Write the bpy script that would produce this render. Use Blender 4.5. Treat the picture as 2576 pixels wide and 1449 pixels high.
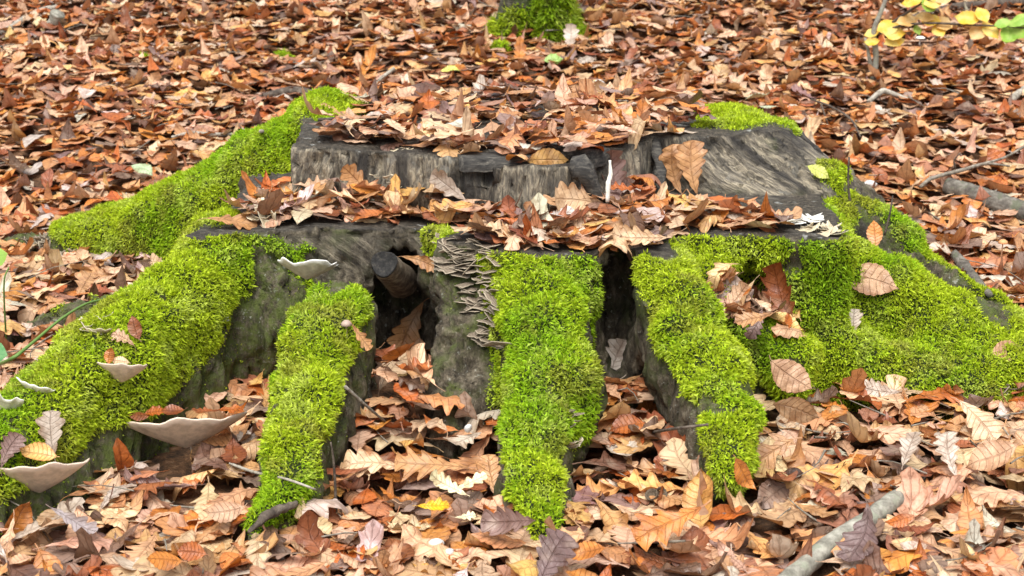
import bpy, math, random
import numpy as np
from mathutils import Vector, Matrix

random.seed(7)
RNG = np.random.default_rng(11)
for o in list(bpy.data.objects):
    bpy.data.objects.remove(o, do_unlink=True)
scene = bpy.context.scene
COL = scene.collection

# ------------------------------------------------------------------ camera
CAM = np.array([0.0, -3.2, 1.06])
PITCH = math.radians(16.0)
FPX = 3964.0                     # focal length in units of a 2576 px wide frame
cd = bpy.data.cameras.new('camera')
cam = bpy.data.objects.new('camera', cd)
COL.objects.link(cam)
cam.location = CAM
cam.rotation_euler = (math.pi / 2 - PITCH, 0, 0)
cd.sensor_width = 36.0
cd.lens = 36.0 * FPX / 2576.0
cd.clip_start = 0.05
cd.clip_end = 300.0
cd.dof.use_dof = True
cd.dof.focus_distance = 2.95
cd.dof.aperture_fstop = 9.0
scene.camera = cam

# ------------------------------------------------------------------ sky, sun, exposure (overcast forest daylight)
SUN_EL, SUN_AZ = math.radians(66), math.radians(196)     # azimuth measured from +Y clockwise
world = bpy.data.worlds.new('World')
scene.world = world
world.use_nodes = True
wn, wl = world.node_tree.nodes, world.node_tree.links
wn.clear()
w_out = wn.new('ShaderNodeOutputWorld')
w_bg = wn.new('ShaderNodeBackground')
w_hs = wn.new('ShaderNodeHueSaturation')
w_sky = wn.new('ShaderNodeTexSky')
w_sky.sky_type = 'NISHITA'
w_sky.sun_disc = False
w_sky.sun_elevation = SUN_EL
w_sky.sun_rotation = SUN_AZ
w_sky.dust_density = 3.0
w_hs.inputs['Saturation'].default_value = 0.28           # cloud cover: almost neutral sky
w_bg.inputs['Strength'].default_value = 0.075
wl.new(w_sky.outputs['Color'], w_hs.inputs['Color'])
wl.new(w_hs.outputs['Color'], w_bg.inputs['Color'])
wl.new(w_bg.outputs['Background'], w_out.inputs['Surface'])
sl = bpy.data.lights.new('sun', 'SUN')
sl.energy = 1.5
sl.angle = math.radians(48)
sl.color = (1.0, 0.965, 0.91)
sun = bpy.data.objects.new('sun', sl)
COL.objects.link(sun)
sd = Vector((math.sin(SUN_AZ) * math.cos(SUN_EL), math.cos(SUN_AZ) * math.cos(SUN_EL), math.sin(SUN_EL)))
sun.rotation_euler = (-sd).to_track_quat('-Z', 'Y').to_euler()
sun.location = sd * 20
vs = scene.view_settings
scene.display_settings.display_device = 'sRGB'
vs.view_transform = 'Standard'
vs.look = 'None'
vs.exposure = 1.68
vs.gamma = 1.0
vs.use_curve_mapping = False
scene.render.engine = 'CYCLES'
scene.cycles.max_bounces = 6
scene.cycles.diffuse_bounces = 4
scene.cycles.transmission_bounces = 3

# ------------------------------------------------------------------ helpers: noise, projection
def _h(ix, iy, iz, seed):
    n = (ix.astype(np.uint32) * np.uint32(374761393) + iy.astype(np.uint32) * np.uint32(668265263)
         + iz.astype(np.uint32) * np.uint32(2147483647 ^ 0x5bd1e995) + np.uint32(seed * 974711 + 13))
    n = (n ^ (n >> np.uint32(13))) * np.uint32(1274126177)
    n = n ^ (n >> np.uint32(16))
    return (n & np.uint32(0xffffff)).astype(np.float32) / np.float32(0xffffff)

def vnoise(p, scale, seed=0):
    """value noise in 0..1 at points p (n,3)"""
    q = np.asarray(p, dtype=np.float64) * scale + 500.0
    i = np.floor(q).astype(np.int64)
    f = (q - i).astype(np.float32)
    f = f * f * (3 - 2 * f)
    out = 0
    for dx in (0, 1):
        wx = f[:, 0] if dx else 1 - f[:, 0]
        for dy in (0, 1):
            wy = f[:, 1] if dy else 1 - f[:, 1]
            for dz in (0, 1):
                wz = f[:, 2] if dz else 1 - f[:, 2]
                out = out + wx * wy * wz * _h(i[:, 0] + dx, i[:, 1] + dy, i[:, 2] + dz, seed)
    return out

def fbm(p, scale, seed=0, octv=4):
    a, s, t = 0.5, scale, 0.0
    for k in range(octv):
        t = t + a * vnoise(p, s, seed + k)
        a *= 0.5
        s *= 2.03
    return t

def smooth(a, b, x):
    t = np.clip((x - a) / (b - a), 0, 1)
    return t * t * (3 - 2 * t)

CP, SP = math.cos(PITCH), math.sin(PITCH)
def ray(u, v):
    """direction of the view ray through photo point (u, v) of a 2576 x 1449 frame"""
    a, b = (u - 1288.0) / FPX, (724.5 - v) / FPX
    return np.array([a, CP + b * SP, -SP + b * CP])

def at_y(u, v, y):
    d = ray(u, v)
    return CAM + d * ((y - CAM[1]) / d[1])

def at_z(u, v, z):
    d = ray(u, v)
    return CAM + d * ((z - CAM[2]) / d[2])

def project(p):
    p = np.atleast_2d(p) - CAM
    dep = p[:, 1] * CP - p[:, 2] * SP
    up = p[:, 1] * SP + p[:, 2] * CP
    return 1288 + FPX * p[:, 0] / dep, 724.5 - FPX * up / dep, dep

def ground_z(x, y):
    """the forest floor: level round the stump, a slope rising behind it"""
    x = np.asarray(x, float)
    y = np.asarray(y, float)
    t = np.clip(y - 0.1, 0, 9.0)
    s = 0.155 * (t - 0.5 * (1 - np.exp(-t / 0.5)))
    s = s - 0.06 * np.clip(-0.2 - y, 0, 20) * 0.35
    p = np.stack([x.ravel(), y.ravel(), np.zeros(x.size)], 1)
    n = (fbm(p, 1.3, 3, 3).reshape(x.shape) - 0.44) * 0.10 * np.clip(np.abs(y - 0.1) * 0.6, 0.15, 1)
    return s + n

def gz(x, y):
    return float(ground_z(np.array([x]), np.array([y]))[0])

# ------------------------------------------------------------------ helpers: objects
def tag(o, label=None, cat=None, group=None, kind=None):
    if label: o['label'] = label
    if cat: o['category'] = cat
    if group: o['group'] = group
    if kind: o['kind'] = kind
    return o

def empty(name, loc, label=None, cat=None, group=None):
    o = bpy.data.objects.new(name, None)
    o.empty_display_size = 0.05
    COL.objects.link(o)
    o.location = loc
    o['_loc'] = [float(c) for c in loc]
    return tag(o, label, cat, group)

def mesh_np(name, V, F, uv=None, colors=None, smooth_on=True, floats=None):
    """mesh from numpy: F is a list of (m,k) integer arrays (k corners per face)"""
    me = bpy.data.meshes.new(name)
    F = [f for f in (F if isinstance(F, list) else [F]) if len(f)]
    V = np.ascontiguousarray(V, dtype=np.float32)
    me.vertices.add(len(V))
    me.vertices.foreach_set('co', V.ravel())
    idx = np.concatenate([f.ravel() for f in F]).astype(np.int32)
    tot = np.concatenate([np.full(len(f), f.shape[1], np.int32) for f in F])
    st = np.concatenate([[0], np.cumsum(tot)[:-1]]).astype(np.int32)
    me.loops.add(len(idx))
    me.loops.foreach_set('vertex_index', idx)
    me.polygons.add(len(tot))
    me.polygons.foreach_set('loop_start', st)
    if smooth_on:
        me.polygons.foreach_set('use_smooth', np.ones(len(tot), dtype=bool))
    if uv is not None:
        l = me.uv_layers.new(name='UVMap')
        l.data.foreach_set('uv', np.ascontiguousarray(uv[idx], dtype=np.float32).ravel())
    if colors is not None:
        for k, c in colors.items():
            a = me.color_attributes.new(k, 'FLOAT_COLOR', 'POINT')
            c4 = np.ones((len(V), 4), np.float32)
            c4[:, :3] = c
            a.data.foreach_set('color', c4.ravel())
    if floats is not None:
        for k, c in floats.items():
            a = me.attributes.new(k, 'FLOAT', 'POINT')
            a.data.foreach_set('value', np.ascontiguousarray(c, dtype=np.float32))
    me.update(calc_edges=True)
    return me

def link(name, me, mat=None, parent=None, loc=None):
    """link a mesh as one object; a child of an Empty keeps its world place"""
    if mat is not None and not me.materials:
        me.materials.append(mat)
    o = bpy.data.objects.new(name, me)
    COL.objects.link(o)
    if loc is not None:
        o.location = loc
    if parent is not None:
        o.parent = parent
    return o

def local(V, root):
    """world vertices -> the frame of an unrotated Empty"""
    return np.asarray(V) - np.array(root['_loc'])

class MB:
    """collects small shapes into one mesh"""
    def __init__(s):
        s.V, s.Q, s.T, s.U, s.n = [], [], [], [], 0
    def add(s, V, Q=None, T=None, uv=None):
        V = np.asarray(V, float)
        s.V.append(V)
        if Q is not None and len(Q): s.Q.append(np.asarray(Q) + s.n)
        if T is not None and len(T): s.T.append(np.asarray(T) + s.n)
        s.U.append(uv if uv is not None else np.zeros((len(V), 2)))
        s.n += len(V)
    def mesh(s, name, root=None, **kw):
        V = np.concatenate(s.V)
        if root is not None: V = local(V, root)
        F = []
        if s.Q: F.append(np.concatenate(s.Q))
        if s.T: F.append(np.concatenate(s.T))
        return mesh_np(name, V, F, uv=np.concatenate(s.U), **kw)

def tube(mb, pts, rad, k=8, wob=0.0, seed=0, cap=True):
    """tapered tube along points, rough by wob"""
    pts = np.asarray(pts, float)
    rad = np.asarray(rad, float)
    r = np.random.default_rng(seed)
    n = len(pts)
    tan = np.gradient(pts, axis=0)
    tan /= np.linalg.norm(tan, axis=1)[:, None] + 1e-9
    ref = np.array([0, 0, 1.0]) if abs(tan[0][2]) < 0.9 else np.array([1.0, 0, 0])
    V, U = [], []
    for i in range(n):
        a = np.cross(tan[i], ref); a /= np.linalg.norm(a) + 1e-9
        b = np.cross(a, tan[i])
        for j in range(k):
            t = 2 * math.pi * j / k
            rr = rad[i] * (1 + wob * r.uniform(-1, 1))
            V.append(pts[i] + rr * (math.cos(t) * a + math.sin(t) * b))
            U.append((i / (n - 1), j / k))
    Q = [(i * k + j, i * k + (j + 1) % k, (i + 1) * k + (j + 1) % k, (i + 1) * k + j) for i in range(n - 1) for j in range(k)]
    T = []
    if cap:
        V += [pts[0], pts[-1]]
        U += [(0, 0), (1, 0)]
        T = [(n * k, (j + 1) % k, j) for j in range(k)] + [(n * k + 1, (n - 1) * k + j, (n - 1) * k + (j + 1) % k) for j in range(k)]
    mb.add(V, Q, T, np.array(U))

def spline(P, n):
    """Catmull-Rom through the rows of P"""
    P = np.asarray(P, float)
    if len(P) == 2:
        t = np.linspace(0, 1, n)[:, None]
        return P[0] * (1 - t) + P[1] * t
    Q = np.vstack([2 * P[0] - P[1], P, 2 * P[-1] - P[-2]])
    out = []
    for s in np.linspace(0, len(P) - 1 - 1e-6, n):
        i = int(s); t = s - i
        a, b, c, d = Q[i], Q[i + 1], Q[i + 2], Q[i + 3]
        out.append(0.5 * ((2 * b) + (c - a) * t + (2 * a - 5 * b + 4 * c - d) * t * t + (3 * b - 3 * c + d - a) * t ** 3))
    return np.array(out)

# ------------------------------------------------------------------ helpers: node materials
class NT:
    def __init__(s, name, disp=False):
        s.m = bpy.data.materials.new(name)
        s.m.use_nodes = True
        s.t = s.m.node_tree
        s.t.nodes.clear()
        s.out = s.t.nodes.new('ShaderNodeOutputMaterial')
    def n(s, typ, **kw):
        nd = s.t.nodes.new(typ)
        for k, v in kw.items():
            if k.startswith('i_'):
                nd.inputs[k[2:].replace('_', ' ')].default_value = v
            else:
                setattr(nd, k, v)
        return nd
    def l(s, a, b):
        s.t.links.new(a, b)
        return b.node
    def attr(s, name):
        return s.n('ShaderNodeAttribute', attribute_name=name)
    def noise(s, vec, scale, detail=4.0, rough=0.55, dist=0.0):
        nd = s.n('ShaderNodeTexNoise')
        nd.inputs['Scale'].default_value = scale
        nd.inputs['Detail'].default_value = detail
        nd.inputs['Roughness'].default_value = rough
        nd.inputs['Distortion'].default_value = dist
        if vec is not None: s.l(vec, nd.inputs['Vector'])
        return nd.outputs['Fac']
    def ramp(s, fac, stops):
        nd = s.n('ShaderNodeValToRGB')
        el = nd.color_ramp.elements
        while len(el) < len(stops): el.new(0.5)
        for e, (p, c) in zip(el, stops):
            e.position = p
            e.color = (*c, 1) if len(c) == 3 else c
        s.l(fac, nd.inputs['Fac'])
        return nd.outputs['Color']
    def gray(s, fac, a, b, lo=0.0, hi=1.0):
        nd = s.n('ShaderNodeMapRange')
        nd.interpolation_type = 'SMOOTHSTEP'
        for k, v in zip(('From Min', 'From Max', 'To Min', 'To Max'), (a, b, lo, hi)):
            nd.inputs[k].default_value = v
        s.l(fac, nd.inputs['Value'])
        return nd.outputs['Result']
    def mix(s, fac, a, b, mode='MIX'):
        nd = s.n('ShaderNodeMix', data_type='RGBA', blend_type=mode)
        for v, i in ((fac, nd.inputs[0]), (a, nd.inputs[6]), (b, nd.inputs[7])):
            if isinstance(v, (int, float)): i.default_value = v
            elif isinstance(v, tuple): i.default_value = (*v, 1)
            else: s.l(v, i)
        return nd.outputs[2]
    def math(s, op, a, b=None):
        nd = s.n('ShaderNodeMath', operation=op)
        for v, i in ((a, nd.inputs[0]), (b, nd.inputs[1])):
            if v is None: continue
            if isinstance(v, (int, float)): i.default_value = v
            else: s.l(v, i)
        return nd.outputs[0]
    def surf(s, color, rough=0.8, bump=None, bdist=0.01, bstr=1.0, spec=0.3, trans=0.0, tcol=None):
        p = s.n('ShaderNodeBsdfPrincipled')
        if isinstance(color, tuple): p.inputs['Base Color'].default_value = (*color, 1)
        else: s.l(color, p.inputs['Base Color'])
        if isinstance(rough, (int, float)): p.inputs['Roughness'].default_value = rough
        else: s.l(rough, p.inputs['Roughness'])
        p.inputs['Specular IOR Level'].default_value = spec
        if bump is not None:
            b = s.n('ShaderNodeBump')
            b.inputs['Distance'].default_value = bdist
            b.inputs['Strength'].default_value = bstr
            s.l(bump, b.inputs['Height'])
            s.l(b.outputs['Normal'], p.inputs['Normal'])
        o = p.outputs['BSDF']
        if trans:
            t = s.n('ShaderNodeBsdfTranslucent')
            c = tcol if tcol is not None else color
            if isinstance(c, tuple): t.inputs['Color'].default_value = (*c, 1)
            else: s.l(c, t.inputs['Color'])
            mx = s.n('ShaderNodeMixShader')
            mx.inputs[0].default_value = trans
            s.l(o, mx.inputs[1]); s.l(t.outputs[0], mx.inputs[2])
            o = mx.outputs[0]
        s.l(o, s.out.inputs['Surface'])
        return s.m
    def pos(s):
        return s.n('ShaderNodeNewGeometry').outputs['Position']
    def scaled(s, vec, sx, sy, sz):
        nd = s.n('ShaderNodeMapping')
        nd.inputs['Scale'].default_value = (sx, sy, sz)
        s.l(vec, nd.inputs['Vector'])
        return nd.outputs['Vector']
# ================================================================== THE STUMP as a distance field
H_LOW, H_TOP = 0.32, 0.434           # heights of the two saw cuts
def Pz(L, z):
    return np.array([at_z(u, v, z)[:2] for u, v in L])

low_poly = np.vstack([Pz([(505, 588), (620, 580), (800, 575), (960, 577), (1105, 582), (1180, 608), (1250, 627), (1360, 634), (1480, 632),
                          (1600, 628), (1698, 614), (1714, 592), (1900, 592), (2060, 597), (2150, 604)], H_LOW),
                      [[0.66, 0.12], [0.62, 0.4], [0.3, 0.6], [-0.3, 0.6], [-0.58, 0.3]]])
top_poly = np.vstack([Pz([(738, 372), (860, 377), (1000, 386), (1160, 399), (1300, 409), (1440, 408), (1520, 392), (1600, 366), (1652, 346), (1720, 344),
                          (1830, 341), (1960, 337), (1992, 328)], H_TOP),
                      [[0.63, 0.42], [0.45, 0.62], [0.1, 0.72], [-0.25, 0.70], [-0.5, 0.58]]])

# roots: name, axis points (u, v, Y, radius), how far the section reaches down, moss rule
ROOTS = {
 'front_left': dict(pts=[(570, 660, -0.16, .075), (430, 758, -0.36, .080), (260, 915, -0.56, .078), (100, 1098, -0.71, .074), (-120, 1265, -0.86, .066), (-360, 1330, -0.97, .05)], k=.36),
 'left_middle': dict(pts=[(842, 805, -0.37, .068), (815, 895, -0.48, .080), (772, 1030, -0.63, .069), (735, 1160, -0.75, .056), (705, 1262, -0.84, .036), (650, 1330, -0.9, .022)], k=.5),
 'bark_column': dict(pts=[(1180, 655, -0.30, .052), (1165, 850, -0.38, .058), (1150, 1000, -0.47, .062), (1135, 1100, -0.53, .05)], k=.6),
 'centre': dict(pts=[(1357, 668, -0.34, .080), (1360, 850, -0.48, .078), (1362, 1000, -0.60, .072), (1342, 1130, -0.72, .054), (1342, 1240, -0.82, .047), (1368, 1320, -0.9, .03)], k=.6),
 'right_middle': dict(pts=[(1652, 690, -0.34, .054), (1712, 800, -0.45, .070), (1765, 920, -0.55, .064), (1808, 1035, -0.65, .060), (1828, 1115, -0.73, .046), (1824, 1180, -0.79, .026)], k=.5),
 'right_spur': dict(pts=[(1735, 655, -0.26, .036), (1822, 752, -0.32, .044), (1910, 842, -0.37, .045), (1990, 905, -.42, .04)], k=.5),
 'right': dict(pts=[(1745, 650, -0.20, .045), (1920, 650, -.16, .05), (2110, 668, -.11, .065), (2235, 755, -.13, .088), (2385, 850, -.17, .088), (2560, 905, -.20, .075), (2760, 985, -.25, .06), (3000, 1080, -.3, .04)], k=.4),
 'right_back': dict(pts=[(1935, 425, 0.22, .085), (2040, 510, .18, .080), (2170, 592, .13, .065), (2330, 690, .08, .05), (2475, 775, .04, .042), (2600, 840, .0, .03)], k=.4),
 'left_back': dict(pts=[(815, 335, .50, .095), (650, 430, .55, .090), (470, 520, .60, .085), (280, 590, .65, .075), (120, 640, .68, .056), (-60, 668, .70, .046), (-250, 700, .72, .03)], k=.45),
 'left_side': dict(pts=[(360, 765, .0, .035), (240, 790, .06, .042), (120, 825, .08, .038), (-60, 868, .1, .03)], k=.7),
}
RNAMES = list(ROOTS)
for nme, r in ROOTS.items():
    r['P'] = np.array([[*at_y(u, v, y), rad] for u, v, y, rad in r['pts']])
EXTRA = [  # swellings on roots: (owner, u, v, Y, radius)
 ('centre', 1440, 975, -.59, .045), ('right', 2140, 920, -.24, .075), ('right', 2290, 965, -.28, .075), ('right', 2420, 960, -.28, .07), ('right', 2520, 950, -.27, .05),
 ('right', 2040, 850, -.2, .05), ('left_middle', 880, 800, -.38, .045), ('front_left', 500, 740, -.22, .06), ('front_left', 640, 720, -.19, .085), ('front_left', 700, 780, -.20, .06), ('bark_column', 1095, 720, -.2, .05)]
EXTRA = [(o, at_y(u, v, y), r) for o, u, v, y, r in EXTRA]
MOUNDS = [(at_y(1835, 322, .40), .062), (at_y(1900, 335, .34), .045)]     # moss cushions on the upper cut
CAVES = [((1012, 790), -.12, (.078, .20, .16)), ((1880, 748), -.27, (.085, .085, .062)), ((1553, 770), -.30, (.042, .10, .13)), ((1085, 1010), -.25, (.05, .15, .1))]

GH = 0.0095
G0 = np.array([-1.55, -1.05, -0.12])
GN = np.array([330, 215, 72])
gx = (G0[0] + GH * np.arange(GN[0])).astype(np.float32)
gy = (G0[1] + GH * np.arange(GN[1])).astype(np.float32)
gzv = (G0[2] + GH * np.arange(GN[2])).astype(np.float32)

def chain_d(P, X, Y, Z, k):
    """distance to a chain of spheres whose section is stretched downwards by 1/k"""
    best = None
    for a, b in zip(P[:-1], P[1:]):
        ab = b[:3] - a[:3]
        L2 = float(ab[0] ** 2 + ab[1] ** 2) + 1e-6
        t = np.clip(((X - a[0]) * ab[0] + (Y - a[1]) * ab[1]) / L2, 0, 1)
        dx, dy, dz = X - (a[0] + t * ab[0]), Y - (a[1] + t * ab[1]), Z - (a[2] + t * ab[2])
        below = np.minimum(dz, 0)
        dz = np.maximum(dz, 0) + k * below
        r = a[3] + t * (b[3] - a[3]) - 0.16 * below
        d = np.sqrt(dx * dx + dy * dy + dz * dz) - r
        best = d if best is None else np.minimum(best, d)
    return best

def poly_d(poly, X, Y):
    d2 = np.full(X.shape, 1e9, np.float32)
    ins = np.zeros(X.shape, bool)
    n = len(poly)
    for i in range(n):
        a, b = poly[i], poly[(i + 1) % n]
        e = b - a
        t = np.clip(((X - a[0]) * e[0] + (Y - a[1]) * e[1]) / (e @ e), 0, 1)
        d2 = np.minimum(d2, (X - a[0] - t * e[0]) ** 2 + (Y - a[1] - t * e[1]) ** 2)
        c = ((a[1] > Y) != (b[1] > Y)) & (X < (b[0] - a[0]) * (Y - a[1]) / (b[1] - a[1] + 1e-12) + a[0])
        ins ^= c
    d = np.sqrt(d2)
    return np.where(ins, -d, d).astype(np.float32)

def smin(a, b, k):
    h = np.clip(0.5 + 0.5 * (b - a) / k, 0, 1)
    return b + (a - b) * h - k * h * (1 - h)

XX, YY = np.meshgrid(gx, gy, indexing='ij')
dlow2 = poly_d(low_poly, XX, YY)
dtop2 = poly_d(top_poly, XX, YY)
_q = np.stack([XX.ravel(), YY.ravel(), 0 * XX.ravel()], 1)
ragged = (fbm(_q, 20, 101, 4).reshape(XX.shape) - .45).astype(np.float32)
dlow2 = dlow2 + ragged * .05
dtop2 = dtop2 + ragged * .022
Z3 = gzv[None, None, :]
D = np.maximum(dlow2[:, :, None] + 0.02 * np.clip((H_LOW - Z3) / H_LOW, 0, 1) ** 2 - 0.03 * np.clip(1 - (Z3 + .02) / .12, 0, 1), Z3 - H_LOW).astype(np.float32)
def blend_in(P, k, lim=None, blend=0.055):
    lo = P[:, :3].min(0) - P[:, 3].max() - 0.16
    hi = P[:, :3].max(0) + P[:, 3].max() + 0.16
    lo[2] = -9
    i0 = np.maximum(((lo - G0) / GH).astype(int), 0)
    i1 = np.minimum(((hi - G0) / GH).astype(int) + 1, GN)
    if (i1 <= i0).any(): return
    s = tuple(slice(a, b) for a, b in zip(i0, i1))
    d = chain_d(P, gx[s[0]][:, None, None], gy[s[1]][None, :, None], gzv[s[2]][None, None, :], k).astype(np.float32)
    if lim is not None:
        d = np.maximum(d, gzv[s[2]][None, None, :] - lim)
    D[s] = smin(D[s], d, blend)
for nme, r in ROOTS.items():
    if nme not in ('right_back', 'left_back'):
        blend_in(r['P'], r['k'], H_LOW, .03 if nme in ('right_spur', 'right_middle') else .055)
for o, c, rad in EXTRA:
    P = np.array([[*c, rad], [*(c + np.array([0.001, 0, 0])), rad]])
    blend_in(P, .6, H_LOW)
# hollows between the roots
for (u, v), y, (a, b, c) in CAVES:
    p = at_y(u, v, y)
    e = np.sqrt(((gx[:, None, None] - p[0]) / a) ** 2 + ((gy[None, :, None] - p[1]) / b) ** 2 + ((gzv[None, None, :] - p[2]) / c) ** 2)
    dd = ((e - 1) * min(a, b, c)).astype(np.float32)
    D = -smin(-D, dd, 0.02)
D = np.maximum(D, Z3 - H_LOW)                               # lower saw cut
grain = XX[:, :, None] + 0 * Z3
def flare(x, z):
    return 0.05 * np.clip((H_TOP - z) / 0.43, 0, 1) ** 1.6 + 1.15 * np.clip(H_TOP - z, 0, .25) * smooth(.30, .60, x)
dt = dtop2[:, :, None] - flare(XX[:, :, None], Z3)
dt = np.maximum(dt, Z3 - H_TOP)
D = np.minimum(D, dt)
for nme in ('right_back', 'left_back'):
    blend_in(ROOTS[nme]['P'], ROOTS[nme]['k'], None if nme == 'left_back' else H_TOP + .012, 0.05)
# the split in the upper cut: a lower front slab and a dark crack behind it
cr = [at_z(1150, 402, H_TOP), at_z(1300, 399, H_TOP), at_z(1420, 396, H_TOP), at_z(1500, 384, H_TOP)]
for a, b in zip(cr[:-1], cr[1:]):
    ab = (b - a)[:2]
    t = np.clip(((XX - a[0]) * ab[0] + (YY - a[1]) * ab[1]) / (ab @ ab), 0, 1)
    dd = np.sqrt((XX - a[0] - t * ab[0]) ** 2 + (YY - a[1] - t * ab[1]) ** 2) - 0.013
    D = np.maximum(D, -np.maximum(dd[:, :, None], (H_TOP - 0.05) - Z3))
fs = ((XX > cr[0][0]) & (XX < 0.20) & (YY < np.interp(XX, [p[0] for p in cr], [p[1] for p in cr]) + .005))
D = np.where(fs[:, :, None] & (Z3 > H_TOP - 0.012) & (D < 0), np.maximum(D, Z3 - (H_TOP - 0.012)), D)
for c, rad in MOUNDS:
    e = np.sqrt((gx[:, None, None] - c[0]) ** 2 / 1.7 + (gy[None, :, None] - c[1]) ** 2 / 2.0 + (gzv[None, None, :] - c[2] + .02) ** 2) - rad
    D = smin(D, e.astype(np.float32), 0.03)
D = D.astype(np.float32)

def sdf(p):
    """trilinear sample of the stump's distance field"""
    q = (np.atleast_2d(p) - G0) / GH
    q = np.clip(q, 0, GN - 1.001)
    i = q.astype(int)
    f = q - i
    o = 0
    for a in (0, 1):
        for b in (0, 1):
            for c in (0, 1):
                w = (f[:, 0] if a else 1 - f[:, 0]) * (f[:, 1] if b else 1 - f[:, 1]) * (f[:, 2] if c else 1 - f[:, 2])
                o = o + w * D[i[:, 0] + a, i[:, 1] + b, i[:, 2] + c]
    g = (np.atleast_2d(p) < G0 - .01).any(1) | (np.atleast_2d(p) > G0 + GH * GN).any(1)
    return np.where(g, np.maximum(o, 0.2), o)

def sdf_n(p):
    e = GH
    n = np.array([sdf(p + np.eye(3)[k] * e)[0] - sdf(p - np.eye(3)[k] * e)[0] for k in range(3)])
    return n / (np.linalg.norm(n) + 1e-9)

def hit(u, v, far=12.0):
    """first thing on the ray through photo point (u, v): stump or forest floor -> (point, normal, 'stump' | 'floor')"""
    d = ray(u, v)
    d = d / np.linalg.norm(d)
    s = np.arange(1.6, far, 0.006)
    P = CAM + s[:, None] * d
    a = sdf(P)
    b = P[:, 2] - ground_z(P[:, 0], P[:, 1])
    k = np.argmax((a < 0) | (b < 0.0))
    p = P[k]
    if a[k] < 0 and b[k] >= -0.01:
        return p, sdf_n(p), 'stump'
    e = .05
    n = np.array([gz(p[0] - e, p[1]) - gz(p[0] + e, p[1]), gz(p[0], p[1] - e) - gz(p[0], p[1] + e), 2 * e])
    return p, n / np.linalg.norm(n), 'floor'

def on_ray(u, v, lift):
    """the point seen at (u, v) that stands lift above the surface there"""
    p, n, w = hit(u, v)
    c = CAM - p
    c = c / np.linalg.norm(c)
    return p + c * lift / max(.33, float(c @ n))

def surface_nets(D, G0, h):
    s = D < 0
    nx, ny, nz = [k - 1 for k in D.shape]
    cnt = np.zeros((nx, ny, nz), np.int8)
    offs = [(a, b, c) for a in (0, 1) for b in (0, 1) for c in (0, 1)]
    for a, b, c in offs:
        cnt += s[a:a + nx, b:b + ny, c:c + nz]
    I = np.argwhere((cnt > 0) & (cnt < 8))
    val = {o: D[I[:, 0] + o[0], I[:, 1] + o[1], I[:, 2] + o[2]] for o in offs}
    acc = np.zeros((len(I), 3))
    num = np.zeros(len(I))
    for o in offs:
        for ax in range(3):
            if o[ax] == 0:
                q = list(o); q[ax] = 1; q = tuple(q)
                va, vb = val[o], val[q]
                c = (va < 0) != (vb < 0)
                t = np.where(c, va / (va - vb + (va == vb)), 0)
                pt = np.array(o, float)[None, :] + t[:, None] * (np.array(q) - np.array(o))[None, :]
                acc += pt * c[:, None]
                num += c
    V = G0 + h * (I + acc / num[:, None])
    idm = np.full((nx, ny, nz), -1, np.int32)
    idm[I[:, 0], I[:, 1], I[:, 2]] = np.arange(len(I))
    F = []
    for ax in range(3):
        u, w = (ax + 1) % 3, (ax + 2) % 3
        sa = [slice(None)] * 3; sb = [slice(None)] * 3
        sa[ax] = slice(0, -1); sb[ax] = slice(1, None)
        ch = s[tuple(sa)] != s[tuple(sb)]
        e = np.argwhere(ch)
        ok = (e[:, u] >= 1) & (e[:, w] >= 1) & (e[:, u] < D.shape[u] - 1) & (e[:, w] < D.shape[w] - 1)
        e = e[ok]
        ins = s[e[:, 0], e[:, 1], e[:, 2]]
        q = []
        for du, dw in ((-1, -1), (0, -1), (0, 0), (-1, 0)):
            c = e.copy(); c[:, u] += du; c[:, w] += dw
            q.append(idm[c[:, 0], c[:, 1], c[:, 2]])
        q = np.stack(q, 1)
        q[~ins] = q[~ins][:, ::-1]
        F.append(q)
    F = np.concatenate(F)
    return V, F[(F >= 0).all(1)]

SV, SF = surface_nets(D, G0, GH)
def vnormals(V, F):
    a, b, c, d = (V[F[:, k]] for k in range(4))
    n = np.cross(c - a, d - b)
    N = np.zeros_like(V)
    for k in range(4):
        np.add.at(N, F[:, k], n)
    return N / (np.linalg.norm(N, axis=1)[:, None] + 1e-12)
SN = vnormals(SV, SF)

# which part each vertex belongs to: trunk or one of the roots
x, y, z = SV[:, 0], SV[:, 1], SV[:, 2]
dist = [chain_d(ROOTS[n]['P'], x, y, z, ROOTS[n]['k']) for n in RNAMES]
for o, c, rad in EXTRA:
    i = RNAMES.index(o)
    dist[i] = np.minimum(dist[i], np.linalg.norm(SV - c, axis=1) - rad)
dist = np.stack(dist, 1)
near = dist.argmin(1)
dn = dist.min(1)
d_low = np.maximum(poly_d(low_poly, x, y), z - H_LOW)
d_top = np.maximum(poly_d(top_poly, x, y) - flare(x, z), z - H_TOP)
d_core = np.minimum(d_low, d_top)
owner = np.where((dn < d_core - 0.004) | (dn < 0.008) & (d_core > -.006), near, -1)
owner = np.where((SN[:, 2] > .75) & (np.abs(z - H_LOW) < .02), -1, owner)

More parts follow.
